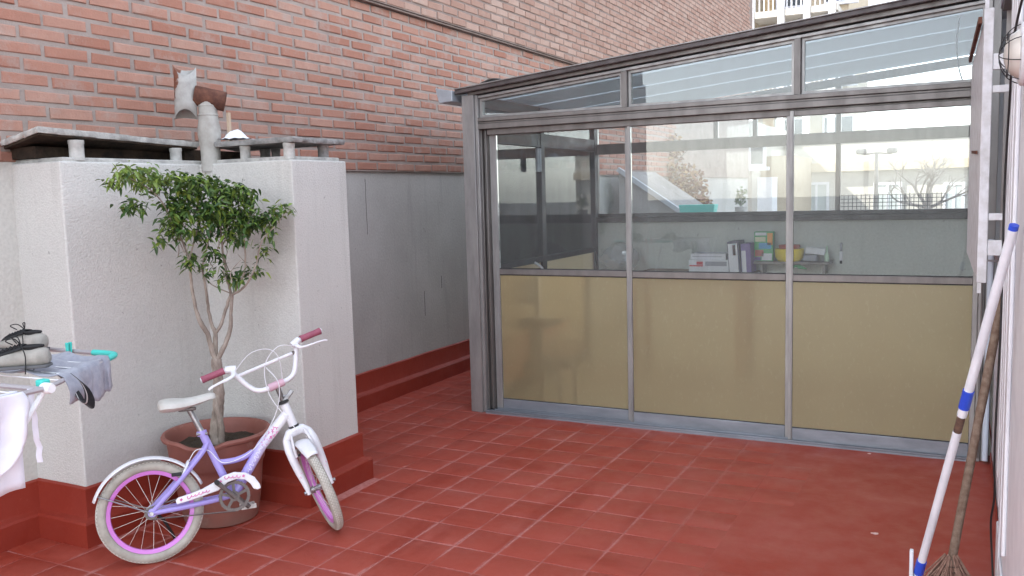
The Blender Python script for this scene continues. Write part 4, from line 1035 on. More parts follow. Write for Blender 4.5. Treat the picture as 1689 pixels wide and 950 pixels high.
bp_(MB().tube([STT+V((.001, 0, -.012)), STT+V((-.002, 0, .008))], .0205, 14), 'seat_clamp', 'lilac')
bp_(MB().tube([STT+V((.02, -.012, -.006)), STT+V((-.024, -.014, -.004))], .006, 8), 'clamp_bolt', 'steel')
bp_(MB().tube([STT, V((.176, 0, .605))], .0122, 12), 'seat_post', 'steel')
bp_(MB().box(.135, .205, -.018, .018, .594, .608), 'saddle_clamp', 'darksteel', bevel=.004)
sad = MB(); secs = []
for (x, hw, zt_s, zb_s) in ((.058, .052, .640, .612), (.064, .076, .650, .602), (.085, .084, .656, .598), (.12, .080, .654, .598), (.155, .064, .650, .602), (.19, .044, .650, .610), (.225, .030, .655, .618), (.262, .024, .660, .630), (.280, .018, .658, .634), (.286, .008, .652, .640)):
    rr = []
    for k in range(20):
        a = 2*math.pi*k/20; c_a, s_a = math.cos(a), math.sin(a)
        y = hw*math.copysign(abs(c_a)**.7, c_a); zz = (zt_s+zb_s)/2+(zt_s-zb_s)/2*math.copysign(abs(s_a)**.6, s_a)-(.012*(y/hw)**2 if s_a > 0 else 0)
        rr.append((x, y, zz))
    secs.append(rr)
bp_(sad.rings(secs), 'saddle', 'saddle', ang=60)
# mudguards
def guard(c, ax, f, r, a0, a1, w_, name, mat, n=26):
    c = V(c); ax = V(ax); f = V(f); u = ax.cross(f)
    def fn(s, t):
        a = a0+(a1-a0)*s; b_ = (t-.5)*2; ww = w_*(.75+.25*min(1, 6*s, 6*(1-s)))
        return c+(f*math.cos(a)+u*math.sin(a))*(r-.010*b_*b_)+ax*(ww*b_)
    return bp_(MB().grid(fn, n, 6), name, mat, solid=.002)
# axle (0,1,0) x forward gives -z, so angles run negative upwards
guard(RH, (0, -1, 0), (1, 0, 0), .224, R(22), R(161), .030, 'rear_mudguard', 'bikewhite')
for s in (-1, 1): bp_(MB().tube([RH+V((-.004, s*.058, .004)), RH+V((-.190, s*.028, .095))], .0058, 6, flat=.5), 'mudguard_stay', 'steel')
# chain guard, drawn in the frame's plane
cgp = [(.098, .226), (.094, .240), (.103, .252), (.15, .260), (.20, .272), (.245, .290), (.285, .312), (.33, .321), (.375, .312), (.41, .288), (.429, .256), (.432, .238), (.418, .234), (.402, .240), (.392, .262), (.37, .283), (.335, .291), (.30, .283), (.262, .256), (.20, .243), (.14, .232)]
bp_(MB().prism(cgp, -.068, -.050, lambda a, b_, h: (a, h, b_)), 'chain_guard', 'bikewhite', smooth=False, bevel=.004)
dc = MB()
def squig(x0, x1, zf, y, h, n, r=.0016):
    pts = []
    for k in range(n*6+1):
        t = k/(n*6); x = x0+(x1-x0)*t; pts.append((x+.004*math.sin(t*n*6.283*1.0+1), y, zf(t)+h*math.sin(t*n*6.283)*(1+.5*math.sin(k*1.7))))
    dc.tube(pts, r, 4)
squig(.135, .225, lambda t: .246+.017*t, -.0690, .005, 6); squig(.285, .35, lambda t: .304-.002*t, -.0690, .005, 4)
for (x, z) in ((.115, .243), (.258, .283), (.272, .291), (.365, .300)):
    for k in range(5): a = 2*math.pi*k/5; dc.tube([(x, -.0692, z), (x+.006*math.cos(a), -.0692, z+.006*math.sin(a))], .0018, 4)
bp_(dc, 'printed_script', 'decal')
dc = MB()
dA = HB.lerp(HT, .55)+V((-.01, 0, 0)); dB = BBK+V((.012, 0, .012))
def ontube(t, off): 
    q = dA.lerp(V((.46, 0, .41)), t/.5) if t < .5 else V((.46, 0, .41)).lerp(dB, (t-.5)/.5); n_ = V((.62, 0, .78)) ; sdv = V((-.5, 0, .85)); sdv = V((-.62, 0, .78)); return q, off
for k in range(16):
    t = .22+.02*k*.9; q, _ = ontube(min(t, .62), 0); perp = V((-.66, 0, .75)); z = .013*math.sin(k*2.3)
    a = RND.uniform(0, 3.1)
    yy = -math.sqrt(.0228**2-z*z)-.0006
    c0 = V((q.x, yy, q.z))+perp*z
    for s in range(3 if k < 9 else 1):
        a2 = a+s*2.1; dc.tube([c0, c0+V((.007*math.cos(a2), 0, .007*math.sin(a2)))], .0015, 4)
bp_(dc, 'flower_print', 'decal')
dc = MB(); pts = []
for k in range(50):
    t = .45+.36*k/49; q, _ = ontube(t, 0); perp = V((-.66, 0, .75)); z = .009*math.sin(k*1.05)*(1+.4*math.sin(k*.37)); pts.append(V((q.x, -math.sqrt(.0228**2-z*z)-.0006, q.z))+perp*z)
dc.tube(pts, .0013, 4); bp_(dc, 'painted_lettering', 'decal_w')
# drive train
yr = -.046
ring = MB(); n_ = 56
ring.rings([[BBK+V((r*math.cos(2*math.pi*k/n_), y, r*math.sin(2*math.pi*k/n_))) for r, y in ((.050+.0018*(k % 2), yr-.0015), (.062+.003*(k % 2), yr-.0015), (.062+.003*(k % 2), yr+.0015), (.050, yr+.0015))] for k in range(n_)], closed=True)
for k in range(5):
    a = 2*math.pi*k/5+.35; dvv = V((math.cos(a), 0, math.sin(a))); ring.bar(BBK+V((0, yr, 0))+dvv*.012, BBK+V((0, yr, 0))+dvv*.053, .012, .003, (0, 1, 0))
ring.tube([BBK+V((0, yr-.003, 0)), BBK+V((0, yr+.003, 0))], .021, 18)
bp_(ring, 'chain_ring', 'darksteel', smooth=False)
CP = V((.256, 0, .292)); cd_ = (CP-BBK)
bp_(MB().tube([BBK+V((0, -.074, 0)), BBK+cd_*.5+V((0, -.078, 0)), BBK+cd_+V((0, -.082, 0))], [.012, .0085, .011], 10), 'crank', 'darksteel')
bp_(MB().tube([BBK+cd_+V((0, -.070, 0)), BBK+cd_+V((0, -.098, 0))], .010, 10), 'pedal_boss', 'gasket')
bp_(MB().tube([BBK+V((0, .055, 0)), BBK-cd_+V((0, .062, 0))], [.011, .010], 10), 'crank', 'darksteel')
bp_(MB().tube([BBK+V((0, -.07, 0)), BBK+V((0, .056, 0))], .009, 10), 'crank_axle', 'darksteel')
pd = BBK-cd_+V((0, .105, 0)); pm_ = MB()
pm_.box(pd.x-.032, pd.x+.032, pd.y-.034, pd.y-.026, pd.z-.010, pd.z+.010); pm_.box(pd.x-.032, pd.x+.032, pd.y+.026, pd.y+.034, pd.z-.010, pd.z+.010)
for x in (-.030, -.004, .022): pm_.box(pd.x+x, pd.x+x+.008, pd.y-.0255, pd.y+.0255, pd.z-.009, pd.z+.009)
bp_(pm_, 'pedal', simple('dirty_white_plastic', (.55, .53, .50), .5), smooth=False, bevel=.002)
ch = MB(); ch.tube([RH+V((.0, yr, .024)), BBK+V((0, yr, .062))], .003, 6); ch.tube([RH+V((0, yr, -.024)), BBK+V((0, yr, -.062))], .003, 6)
bp_(ch, 'chain', 'darksteel'); bp_(MB().tube([RH+V((0, yr-.002, 0)), RH+V((0, yr+.002, 0))], .026, 18), 'sprocket', 'darksteel')
bp_(MB().tube(catmull([V((.02, .04, .19)), V((.05, .062, .15)), V((.085, .11, .07)), V((.10, .142, .027))], 4), .0065, 8), 'kickstand', 'gasket')
# rear brake
for s in (-1, 1):
    bp_(MB().tube(catmull([V((.125, s*.040, .322)), V((.138, s*.034, .350)), V((.158, s*.022, .386))], 3), [.006, .006, .0055, .005, .005, .0045, .004], 8), 'brake_arm', 'bikewhite')
    bp_(MB().box(.088, .128, s*.024-.006, s*.024+.006, .335, .349), 'brake_pad', 'gasket', bevel=.003)
bp_(MB().tube(catmull([V((.158, .024, .388)), V((.165, 0, .392)), V((.158, -.03, .389)), V((.19, -.03, .43)), V((.24, -.022, .42)), V((.30, -.024, .36)), V((.42, -.027, .40)), V((.52, -.03, .53)), V((.545, -.05, .66)), V((.50, -.03, .74))], 6), .0018, 6), 'brake_cable', 'bikewhite')
# steered front end
DL = R(-90); RM = Matrix.Rotation(DL, 3, HAX)
fwp = V((0, 1, 0)).cross(HAX); fwp = fwp if fwp.x > 0 else -fwp
FA = RM @ V((0, 1, 0)); FF = RM @ fwp
FH = HB-HAX*.287+FF*.023
def sp_(s, g, f_=0.): return HT+HAX*g+FA*s+FF*f_     # across, up, forward
wheel('front_wheel', FH, FA, FF)
for g, hgt, r in ((.004, .012, .0235), (-.112, .010, .0235)): bp_(MB().tube([HT+HAX*g, HT+HAX*(g+hgt)], r, 16), 'headset_ring', 'gasket')
crown = HB-HAX*.018
bp_(MB().tube([crown, HB-HAX*.004], [.030, .024], 16), 'fork_crown', 'bikewhite')
bp_(MB().tube([crown-FA*.052-HAX*.028, crown-FA*.03-HAX*.006, crown, crown+FA*.03-HAX*.006, crown+FA*.052-HAX*.028], [.017, .021, .024, .021, .017], 12), 'fork_crown', 'bikewhite')
for s in (-1, 1):
    top = crown+FA*(s*.052)-HAX*.02; end = FH+FA*(s*.054)
    bp_(MB().tube(catmull([top, top.lerp(end, .22)+FA*(s*.006), top.lerp(end, .55)+FA*(s*.005), top.lerp(end, .85), end-HAX*.012], 4), [.018, .020, .022, .0235, .0235, .023, .0225, .022, .021, .020, .0185, .017, .0155, .014, .0125, .0115, .0105], 14, flat=.8), 'fork_leg', 'bikewhite')
    bp_(MB().tube([end, end+FA*(s*.018)], [.0085, .0085], 8), 'axle_nut', 'steel')
    bp_(MB().tube(catmull([top.lerp(end, .35)+FF*.022-FA*s*.01, top.lerp(end, .16)+FF*.032-FA*s*.012, top.lerp(end, -.06)+FF*.034-FA*s*.022], 3), [.006, .006, .006, .0055, .005, .005, .0045], 8), 'brake_arm', 'bikewhite')
    q = top.lerp(end, .33)+FF*.014-FA*s*.022; bp_(MB().tube([q-HAX*.004-FF*.016, q+FF*.018], .0055, 8), 'brake_pad', 'gasket')
    dcl = MB()
    for k in range(7):
        c0 = top.lerp(end, .42+.05*k)+FF*.0165+FA*(s*.005+.004*math.sin(k*2)); a = k*1.3
        dcl.tube([c0, c0+FA*.006*math.cos(a)+HAX*.009*math.sin(a)], .0016, 4)
    bp_(dcl, 'flower_print', 'decal')
guard(FH, -FA, FF, .222, R(48), R(128), .033, 'front_mudguard', 'bikewhite', 14)
bp_(MB().tube([HT+HAX*.014, HT+HAX*.075, HT+HAX*.083], [.0115, .0115, .010], 12), 'stem', 'darksteel')
bp_(MB().box(-.010, .010, -.006, .006, -.03, .03), 'stem_lever', 'steel', bevel=.004).matrix_local = Matrix.Translation(HT+HAX*.035+V((.028, -.008, .0))) @ Matrix.Rotation(R(40), 4, 'Y')
bp_(MB().tube([HT+HAX*.035, HT+HAX*.035+V((.024, -.006, .0))], .007, 8), 'stem_bolt', 'steel')
bp_(MB().tube([sp_(-.034, .090), sp_(.034, .090)], .0175, 14), 'handlebar_clamp', simple('pinkish_clamp', (.62, .40, .48), .5))
hbp = [(-.270, .234), (-.20, .234), (-.175, .232), (-.155, .222), (-.138, .195), (-.118, .15), (-.092, .108), (-.062, .092), (-.03, .090), (.03, .090), (.062, .092), (.092, .108), (.118, .15), (.138, .195), (.155, .222), (.175, .232), (.20, .234), (.270, .234)]
def bfw(s): return -.02*min(1, abs(s)/.16)
bp_(MB().tube(catmull([sp_(s, g, bfw(s)) for s, g in hbp], 3), .0112, 12), 'handlebar', 'bikewhite')
bp_(MB().tube([sp_(-.136, .190, -.017), sp_(.136, .190, -.017)], .0078, 10), 'crossbar', 'bikewhite')
bp_(MB().tube([sp_(.118, .190, -.017), sp_(.136, .190, -.017)], .0092, 10), 'crossbar_end', 'darksteel')
for s in (-1, 1):
    g = MB(); pts = [sp_(s*x, .234, -.02) for x in (.176, .182, .2, .22, .24, .262, .270, .274)]
    g.tube(pts, [.017, .0155, .0145, .0150, .0145, .0152, .0165, .012], 14); bp_(g, 'grip', 'grip')
    bp_(MB().tube([sp_(s*.274, .234, -.02), sp_(s*.2775, .234, -.02)], [.0125, .011], 12), 'grip_end', 'bikewhite')
    bp_(MB().tube([sp_(s*.128, .234-.012, -.012), sp_(s*.160, .234-.002, -.018), sp_(s*.168, .234, -.02)], [.0155, .0165, .0155], 12), 'lever_clamp', 'bikewhite')
    lv = catmull([sp_(s*.145, .222, .0), sp_(s*.15, .205, .026), sp_(s*.175, .198, .044), sp_(s*.22, .196, .05), sp_(s*.255, .192, .052), sp_(s*.268, .186, .05)], 4)
    bp_(MB().tube(lv, [.010]*6+[.008]*5+[.006]*10, 8, flat=.7), 'brake_lever', 'bikewhite')
bp_(MB().tube(catmull([sp_(.135, .215, .02), sp_(.06, .245, .06), sp_(-.02, .19, .05), sp_(-.05, .07, .05), sp_(-.02, -.06, .05), crown+FF*.045], 6), .0018, 6), 'brake_cable', 'bikewhite')
bp_(MB().tube(catmull([sp_(-.14, .215, .02), sp_(-.06, .262, .05), sp_(.02, .25, .04), sp_(.05, .19, .02), sp_(.02, .06, -.03), V((.52, -.03, .53))], 6), .0018, 6), 'brake_cable', 'bikewhite')
# rest the wheels on the floor
bike.location.z = 0.0

# ================================================================== CLOTHES AIRER
MT['rack_grey'] = simple('grey_tube', (.40, .38, .40), .4, .2); MT['rack_white'] = simple('rack_white_plastic', (.78, .80, .82), .4)
MT['pegpink'] = simple('coral_plastic', (.75, .14, .16), .4)
T_ = onz(193, 584, .955); BLp = onz(62, 575, .955); Hn = onz(78, 640, .93)
airer = thing('clothes_airer', 'folding clothes airer with grey rails and turquoise corners by the grey wall', 'clothes airer', (-2.5, 1.6, 0))
e_ = (BLp-T_).normalized(); BL2 = T_+e_*.58; Hn2 = Hn+V((e_.x*.58, e_.y*.58, 0))
sd_ = (Hn-T_)
def rail(a, b_, r, name, mat, n=8): return MB().tube([a, b_], r, n).build(name, mat, airer)
c1 = T_+sd_.normalized()*.03; c2 = T_+e_*.05
MB().tube([Hn, c1], .0075, 10).build('wing_side_rail', 'rack_grey', airer)
MB().tube([Hn2, BL2+sd_.normalized()*.03], .0075, 10).build('wing_side_rail', 'rack_grey', airer)
MB().tube([c2, BL2-e_*.05], .0075, 10).build('wing_end_rail', 'rack_grey', airer)
MB().tube(catmull([T_+sd_.normalized()*.065, c1, T_+sd_.normalized()*.008+e_*.008, c2, T_+e_*.11], 4), .0105, 12).build('corner_cap', 'teal', airer)
MB().tube(catmull([BL2+sd_.normalized()*.065, BL2+sd_.normalized()*.03, BL2+sd_.normalized()*.008-e_*.008, BL2-e_*.05, BL2-e_*.11], 4), .0105, 12).build('corner_cap', 'teal', airer)
for k in range(1, 6):
    a = T_.lerp(Hn, k/6.2); MB().tube([a, a+(BL2-T_)], .0024, 6).build('wing_wire', 'rack_white', airer)
bd_ = V((.03, -1, 0)).normalized(); Bend = Hn+bd_*.75; Bend2 = Hn2+bd_*.75
for a, b_ in ((Hn, Bend), (Hn2, Bend2), (Bend, Bend2), (Hn+bd_*.02, Hn2+bd_*.02)): rail(a, b_, .008, 'body_rail', 'rack_grey')
for k in range(1, 9):
    a = Hn.lerp(Bend, k/9.5); MB().tube([a, a+(Hn2-Hn)], .0024, 6).build('body_wire', 'rack_white', airer)
for a in (Hn, Hn2):
    MB().lathe([(.0, -.02), (.013, -.02), (.016, -.012), (.016, .012), (.013, .02), (0, .02)], 14).build('hinge', 'rack_white', airer).matrix_local = world_of(airer).inverted() @ (Matrix.Translation(a) @ Matrix.Rotation(R(90), 4, 'Y'))
MB().box(Hn.x-.055, Hn.x-.025, Hn.y+.0, Hn.y+.03, .925, .95).build('hinge_lock', 'teal', airer, bevel=.005)
for a, b_ in ((Hn, V((Bend.x, Bend.y-.02, .0))), (Hn2, V((Bend2.x, Bend2.y-.02, 0))), (Bend, V((Hn.x, Hn.y+.05, 0))), (Bend2, V((Hn2.x, Hn2.y+.05, 0)))):
    sft = V((.012, 0, 0)) if a in (Bend, Bend2) else V((-.012, 0, 0)); MB().tube([a+sft-V((0, 0, .005)), b_+sft+V((0, 0, .01))], .0085, 10).build('leg', 'rack_white', airer)
    MB().tube([b_+sft, b_+sft+V((0, 0, .03))], .0105, 10).build('foot', 'teal', airer)
def peg(p, d, mat, label):
    t = thing('clothes_peg', label, 'peg', p); d = V((d[0], d[1], 0)).normalized(); s = V((-d.y, d.x, 0))
    for q in (-1, 1): MB().hexa([p+d*(-.006)+s*q*.002+V((0, 0, -.025)), p+d*.006+s*q*.002+V((0, 0, -.025)), p+d*.006+s*q*.008+V((0, 0, -.025)), p+d*(-.006)+s*q*.008+V((0, 0, -.025)), p+d*(-.006)+s*q*.003+V((0, 0, .032)), p+d*.006+s*q*.003+V((0, 0, .032)), p+d*.006+s*q*.010+V((0, 0, .032)), p+d*(-.006)+s*q*.010+V((0, 0, .032))]).build('jaw', mat, t, smooth=False, bevel=.002)
    MB().tube([p-s*.010, p+s*.010], .004, 8).build('spring', 'steel', t)
peg(onz(114, 580, .957), e_, 'teal', 'turquoise clothes peg clipped on the airer end rail'); peg(T_.lerp(Hn, 3/6.2)+e_*.30, e_, 'pegpink', 'coral red clothes peg on the airer wire under the shoe heel'); peg(T_.lerp(Hn, 4/6.2)+e_*.40, e_, 'pegpink', 'coral red clothes peg on the airer wire below the shoe toe')
def fabric(name, c, c2, sc_=30):
    m, nt, b_, out = nodes_of(name); p = pos(nt)
    nt.links.new(mix(nt, ramp(nt, noise(nt, p, sc_, 4, .6), .35, .65), c, c2), b_.inputs['Base Color']); b_.inputs['Roughness'].default_value = .95
    b_.inputs['Specular IOR Level'].default_value = .1; b_.inputs['Sheen Weight'].default_value = .2
    bump(nt, b_, noise(nt, p, 700, 2, .5), .3, .0008); return m
MT['jersey'] = fabric('grey_jersey', (.33, .34, .39), (.26, .27, .32), 45); MT['blackcloth'] = fabric('black_cloth', (.012, .012, .014), (.022, .022, .026)); MT['whitecloth'] = fabric('white_cotton', (.78, .79, .86), (.70, .71, .79), 8)
# grey garment folded over the wing's side rail and wires
w0 = T_+sd_*.16; a1 = sd_*.62
def grey(s, t):
    p = w0+a1*s+e_*.012; L = -.11+.41*t     # t along e_: negative hangs outside the side rail
    fold = .010*math.sin(s*21+1.5*nz(s*3, t*2))+.012*nz(s*6, t*4, 3)
    if L > 0: q = p+e_*L+V((0, 0, .012-.020*abs(math.sin(L*19))*.6+fold*.5)); 
    else:
        dn = -L; q = p-e_*(.016+.012*math.sin(min(1, dn/.05)*1.57)+.02*nz(s*7, dn*8)*min(1, dn/.06))+V((0, 0, .010-dn*(.9+.16*math.sin(s*5)+.1*nz(s*9, 3.))))
        q = q+sd_.normalized()*fold*.8
    return q
gs = MB().grid(grey, 34, 30)
gar = thing('grey_shorts', 'grey jersey shorts folded over the end wing of the clothes airer', 'shorts', w0); gs.build('cloth', 'jersey', gar, solid=.003, ang=80)
# black elastic band garment
kb = T_.lerp(Hn, .60); bl = thing('black_underwear', 'black underwear band hanging in a loop below the airer wing', 'underwear', kb)
kd = (kb-EYE).dot(FW)-.03
lp_ = catmull([EYE+ray(u, v)*(kd-.012*k) for k, (u, v) in enumerate(((98, 622), (113, 629), (126, 645), (136, 664), (146, 667), (147, 652), (138, 634), (124, 622)))], 6)
ld = MB(); wv = V((-.012, -.008, .014))
ld.rings([[p-wv*.9, p-wv*.9+V((0, .002, 0)), p+wv*.9+V((0, .002, 0)), p+wv*.9] for p in lp_]); ld.build('band', 'blackcloth', bl, ang=80)
ld = MB(); ld.rings([[p+wv*.28+V((.0015, -.003, 0)), p+wv*.28+V((.0015, -.0015, 0)), p+wv*.44+V((.0015, -.0015, 0)), p+wv*.44+V((.0015, -.003, 0))] for p in lp_]); ld.build('trim', simple('grey_trim', (.32, .31, .31), .9), bl, ang=80)
# white garment hanging from the body's side rail
wt = thing('white_shirt', 'white cotton shirt hanging from the near rail of the clothes airer', 'shirt', Hn+bd_*.2)
p0 = Hn+bd_*.085; 
def white(s, t):
    y = p0+bd_*(.42*s); dn = .27*t
    edge = .03*math.sin(s*3.1)+.03*nz(s*6, 1.2)
    wid = -.05*t*(1-s)*1.2
    f = .018*math.sin(s*24+2*nz(s*2, t*2))*min(1, t*3)+.02*nz(s*5, t*3, 2)*t
    return y+V((.012+f, wid+(.008*math.sin(t*9)*(1-s)**4)+.04*math.sin(min(1, t*1.25)*2.6)*(1-s), .009-dn*(1-.28*max(0, .3-s)/.3)+edge*t*.5))
MB().grid(white, 46, 30).build('cloth', 'whitecloth', wt, solid=.003, ang=80)
def white2(s, t):
    y = p0+bd_*(.42*s); return y+V((-.012-.01*math.sin(s*19)*t, 0, .009-.28*t))
MB().grid(white2, 30, 12).build('cloth_back', 'whitecloth', wt, solid=.003, ang=80)
for k, (dx, L) in enumerate(((.02, .22), (-.02, .16))):
    pts = [Hn+V((-.03+dx*.5, -.06+dx, .005))+V((.006*nz(q*.9, k), .008*nz(q*.7, k+4)+.012*q/10, -L*q/10)) for q in range(11)]
    rb = MB(); rb.rings([[p+V((-.007, -.004, 0)), p+V((.007, .004, 0)), p+V((.0065, .0055, 0)), p+V((-.0075, -.0025, 0))] for p in pts]); rb.build('ribbon', 'whitecloth', wt, ang=80)
# trainers
MT['shoe'] = simple('worn_shoe_fabric', (.36, .335, .30), .85, 0, (.26, .245, .22), 18, .4, 200, .001, .2, local=True); MT['sole'] = simple('dark_sole', (.10, .10, .105), .7); MT['lace'] = simple('black_lace', (.012, .012, .013), .8)
def trainer(name, label, loc, rz, tilt=0):
    t = thing(name, label, 'shoe', loc, (0, tilt, rz), 'shoes drying on the airer'); t.scale = (.78, .78, .74)
    # length along +x from heel (0) to toe (.27)
    S = [(-.004, .020, .020, .055), (.004, .030, .012, .078), (.03, .036, .008, .086), (.06, .037, .008, .082), (.09, .036, .008, .083), (.12, .039, .008, .080), (.15, .043, .008, .070), (.18, .046, .008, .058), (.21, .046, .009, .048), (.24, .040, .012, .040), (.262, .026, .016, .034), (.270, .012, .02, .028)]
    rs = []
    for (x, hw, zb, zt) in S:
        rr = []
        for k in range(20):
            a = 2*math.pi*k/20; cc, ss = math.cos(a), math.sin(a)
            up = max(0, ss); y = hw*math.copysign(abs(cc)**.75, cc)*(1-.35*up*min(1, (zt-zb)/.07)); z = (zb+zt)/2+(zt-zb)/2*math.copysign(abs(ss)**.7, ss)
            rr.append((x, y, z))
        rs.append(rr)
    MB().rings(rs).build('upper', 'shoe', t, local=True, ang=70)
    ss_ = [(x, hw*1.08+.002) for x, hw, _, _ in S]; poly_ = [(x, h) for x, h in ss_]+[(x, -h) for x, h in reversed(ss_)]
    MB().prism(poly_, 0, .013).build('sole', 'sole', t, local=True, bevel=.003)
    op = [(.018+.095*(.5-.5*math.cos(2*math.pi*k/20)), .020*math.sin(2*math.pi*k/20)) for k in range(20)]
    MB().prism(op, .060, .0895).build('collar_lining', 'lace', t, local=True, bevel=.003)
    MB().tube([(x, y*1.12, .0885-.02*max(0, (x-.06))) for x, y in op], .0055, 8, closed=True).build('collar', 'lace', t, local=True)
    MB().grid(lambda s, q: (.088+.115*s, (q-.5)*.066*(1-.15*s), .094-.036*s-.016*(2*q-1)**2+.003), 8, 8).build('tongue', 'lace', t, local=True, solid=.004)
    lc = MB()
    for k in range(6):
        x = .10+.015*k; z = .0995-.0245*(k/5)
        lc.tube([(x, -.022, z-.010), (x+.006, 0, z), (x+.012, .022, z-.012)], .0028, 6); lc.tube([(x, .022, z-.010), (x+.006, 0, z+.001), (x+.012, -.022, z-.012)], .0028, 6)
    for s in (-1, 1):
        lc.tube(catmull([(.10, 0, .098), (.115, s*.02, .125), (.14, s*.035, .12), (.12, s*.02, .1)], 5), .0024, 6)
        lc.tube(catmull([(.10, 0, .098), (.085, s*.03, .09), (.07, s*.045, .05), (.075, s*.046, -.02)], 5), .0022, 6)
    lc.build('laces', 'lace', t, local=True)
    return t
s1 = onz(82, 604, .962); s2 = onz(38, 588, .962)
trainer('trainer', 'pale grey trainer with black collar, on the open side of the clothes airer', (s1.x-.0, s1.y, .962), math.atan2(onz(-60, 612, .962).y-s1.y, onz(-60, 612, .962).x-s1.x))
trainer('trainer', 'pale grey trainer with black laces, on the wall side of the other shoe', (s2.x-.03, s2.y+.10, .962), math.atan2(onz(-60, 590, .962).y-s2.y, onz(-60, 590, .962).x-s2.x)-.22)

# ================================================================== BEYOND THE ROOM
MT['roofing'] = simple('grey_roofing', (.30, .29, .28), .9, 0, (.24, .23, .22), 3)
struct(MB().box(-3.55, 7, 7.45, 16, -9, .15).build('neighbour_roof', 'roofing', smooth=False))
pw = MB().box(-3.5, 6, 9.0, 9.16, .15, 1.16); tag(pw.build('parapet_wall', 'plaster_left', smooth=False, bevel=.01), 'low pale parapet wall behind the glazed room', 'wall')
for (u, l_) in ((1152, 'turquoise planter box on the parapet seen through the back window'),):
    p = ony(u, 349, 9.08); t = thing('planter_box', l_, 'planter', (p.x, 9.08, 1.161))
    MB().hexa([(p.x-.17, 9.02, 1.161), (p.x+.17, 9.02, 1.161), (p.x+.17, 9.14, 1.161), (p.x-.17, 9.14, 1.161), (p.x-.19, 9.0, 1.29), (p.x+.19, 9.0, 1.29), (p.x+.19, 9.16, 1.29), (p.x-.19, 9.16, 1.29)]).build('box', 'teal', t, smooth=False, bevel=.005)
# wire mesh on the parapet
wm = MB(); m0 = ony(1385, 345, 9.1).x; m1 = ony(1560, 345, 9.1).x
for k in range(25): x = m0+(m1-m0)*k/24; wm.tube([(x, 9.1, 1.16), (x, 9.1, 1.36)], .003, 4)
for k in range(6): z = 1.17+.036*k; wm.tube([(m0, 9.1, z), (m1, 9.1, z)], .003, 4)
tag(wm.build('wire_mesh_fence', 'gasket'), 'low strip of wire mesh on top of the parapet wall', 'fence')
# lean-to roof with a pale edge
q0, q1 = ony(1046, 300, 9.6), ony(1122, 352, 9.6)
lr = thing('lean_to_roof', 'grey lean-to roof with pale sloping edge beside the brick wall', 'roof', (q0.x, 9.6, .15))
MB().hexa([(-3.5, 9.62, .15), (q1.x, 9.62, .15), (q1.x, 11.0, .15), (-3.5, 11, .15), (-3.5, 9.62, q0.z+(q0.x+3.5)*.68), (q1.x, 9.62, q1.z), (q1.x, 11, q1.z), (-3.5, 11, q0.z+(q0.x+3.5)*.68)]).build('gable', 'roofing', lr, smooth=False)
MB().bar((-3.5, 9.6, q0.z+(q0.x+3.5)*.68+.02), (q1.x+.05, 9.6, q1.z-.01), .06, .05).build('edge_board', 'zinc', lr, smooth=False)
def leafcloud(cl, n, L, seed):
    rr = random.Random(seed); b_ = MB()
    for (c, r) in cl:
        for k in range(n):
            d = V((rr.gauss(0, 1), rr.gauss(0, 1), rr.gauss(0, 1))).normalized()*rr.random()**.45
            p = V(c)+V((d.x*r[0], d.y*r[1], d.z*r[2])); a = V((rr.gauss(0, 1), rr.gauss(0, 1), rr.gauss(0, .6))).normalized(); s = a.cross(V((rr.gauss(0, 1), rr.gauss(0, 1), rr.gauss(0, 1)))).normalized()
            l = L*rr.uniform(.6, 1.3); b_.add([p-a*l/2, p+s*l*.3, p+a*l/2, p-s*l*.3], [(0, 1, 2, 3)])
    return b_
def autumn():
    m, nt, b_, out = nodes_of('autumn_leaf'); g = nd(nt, 'ShaderNodeNewGeometry'); cr = nt.nodes.new('ShaderNodeValToRGB'); nt.links.new(g.outputs['Random Per Island'], cr.inputs[0])
    cr.color_ramp.elements[0].color = rgb((.16, .055, .03)); cr.color_ramp.elements[1].color = rgb((.40, .27, .12)); e = cr.color_ramp.elements.new(.5); e.color = rgb((.24, .12, .06))
    nt.links.new(cr.outputs[0], b_.inputs['Base Color']); b_.inputs['Roughness'].default_value = .7; return m
MT['autumn'] = autumn(); MT['twig'] = simple('grey_twig', (.30, .26, .23), .9)
vc = ony(1095, 285, 12.2)
cr_ = thing('autumn_tree', 'reddish brown autumn tree growing against the brick wall behind the glazed room', 'tree', (vc.x, 12.2, .15))
leafcloud([((vc.x, 12.2, vc.z), (.42, .5, .32)), ((vc.x-.05, 12.2, vc.z+.36), (.36, .4, .24)), ((vc.x+.22, 12.3, vc.z-.2), (.38, .4, .34)), ((vc.x-.12, 12.1, vc.z-.25), (.3, .4, .35)), ((vc.x+.42, 12.3, vc.z-.42), (.24, .3, .3))], 620, .075, 3).build('crown', 'autumn', cr_, smooth=False)
MB().tube([(vc.x, 12.2, .15), (vc.x+.03, 12.2, 1.0), (vc.x, 12.2, vc.z)], [.05, .04, .02], 8).build('trunk', 'twig', cr_)
for k in range(12):
    a = RND.uniform(0, 6.28); MB().tube([(vc.x+.02, 12.2, vc.z-.5+.06*k), (vc.x+.2*math.cos(a), 12.2+.2*math.sin(a), vc.z-.25+.06*k), (vc.x+.38*math.cos(a), 12.2+.38*math.sin(a), vc.z-.02+.05*k)], [.016, .01, .004], 6).build('branch', 'twig', cr_)
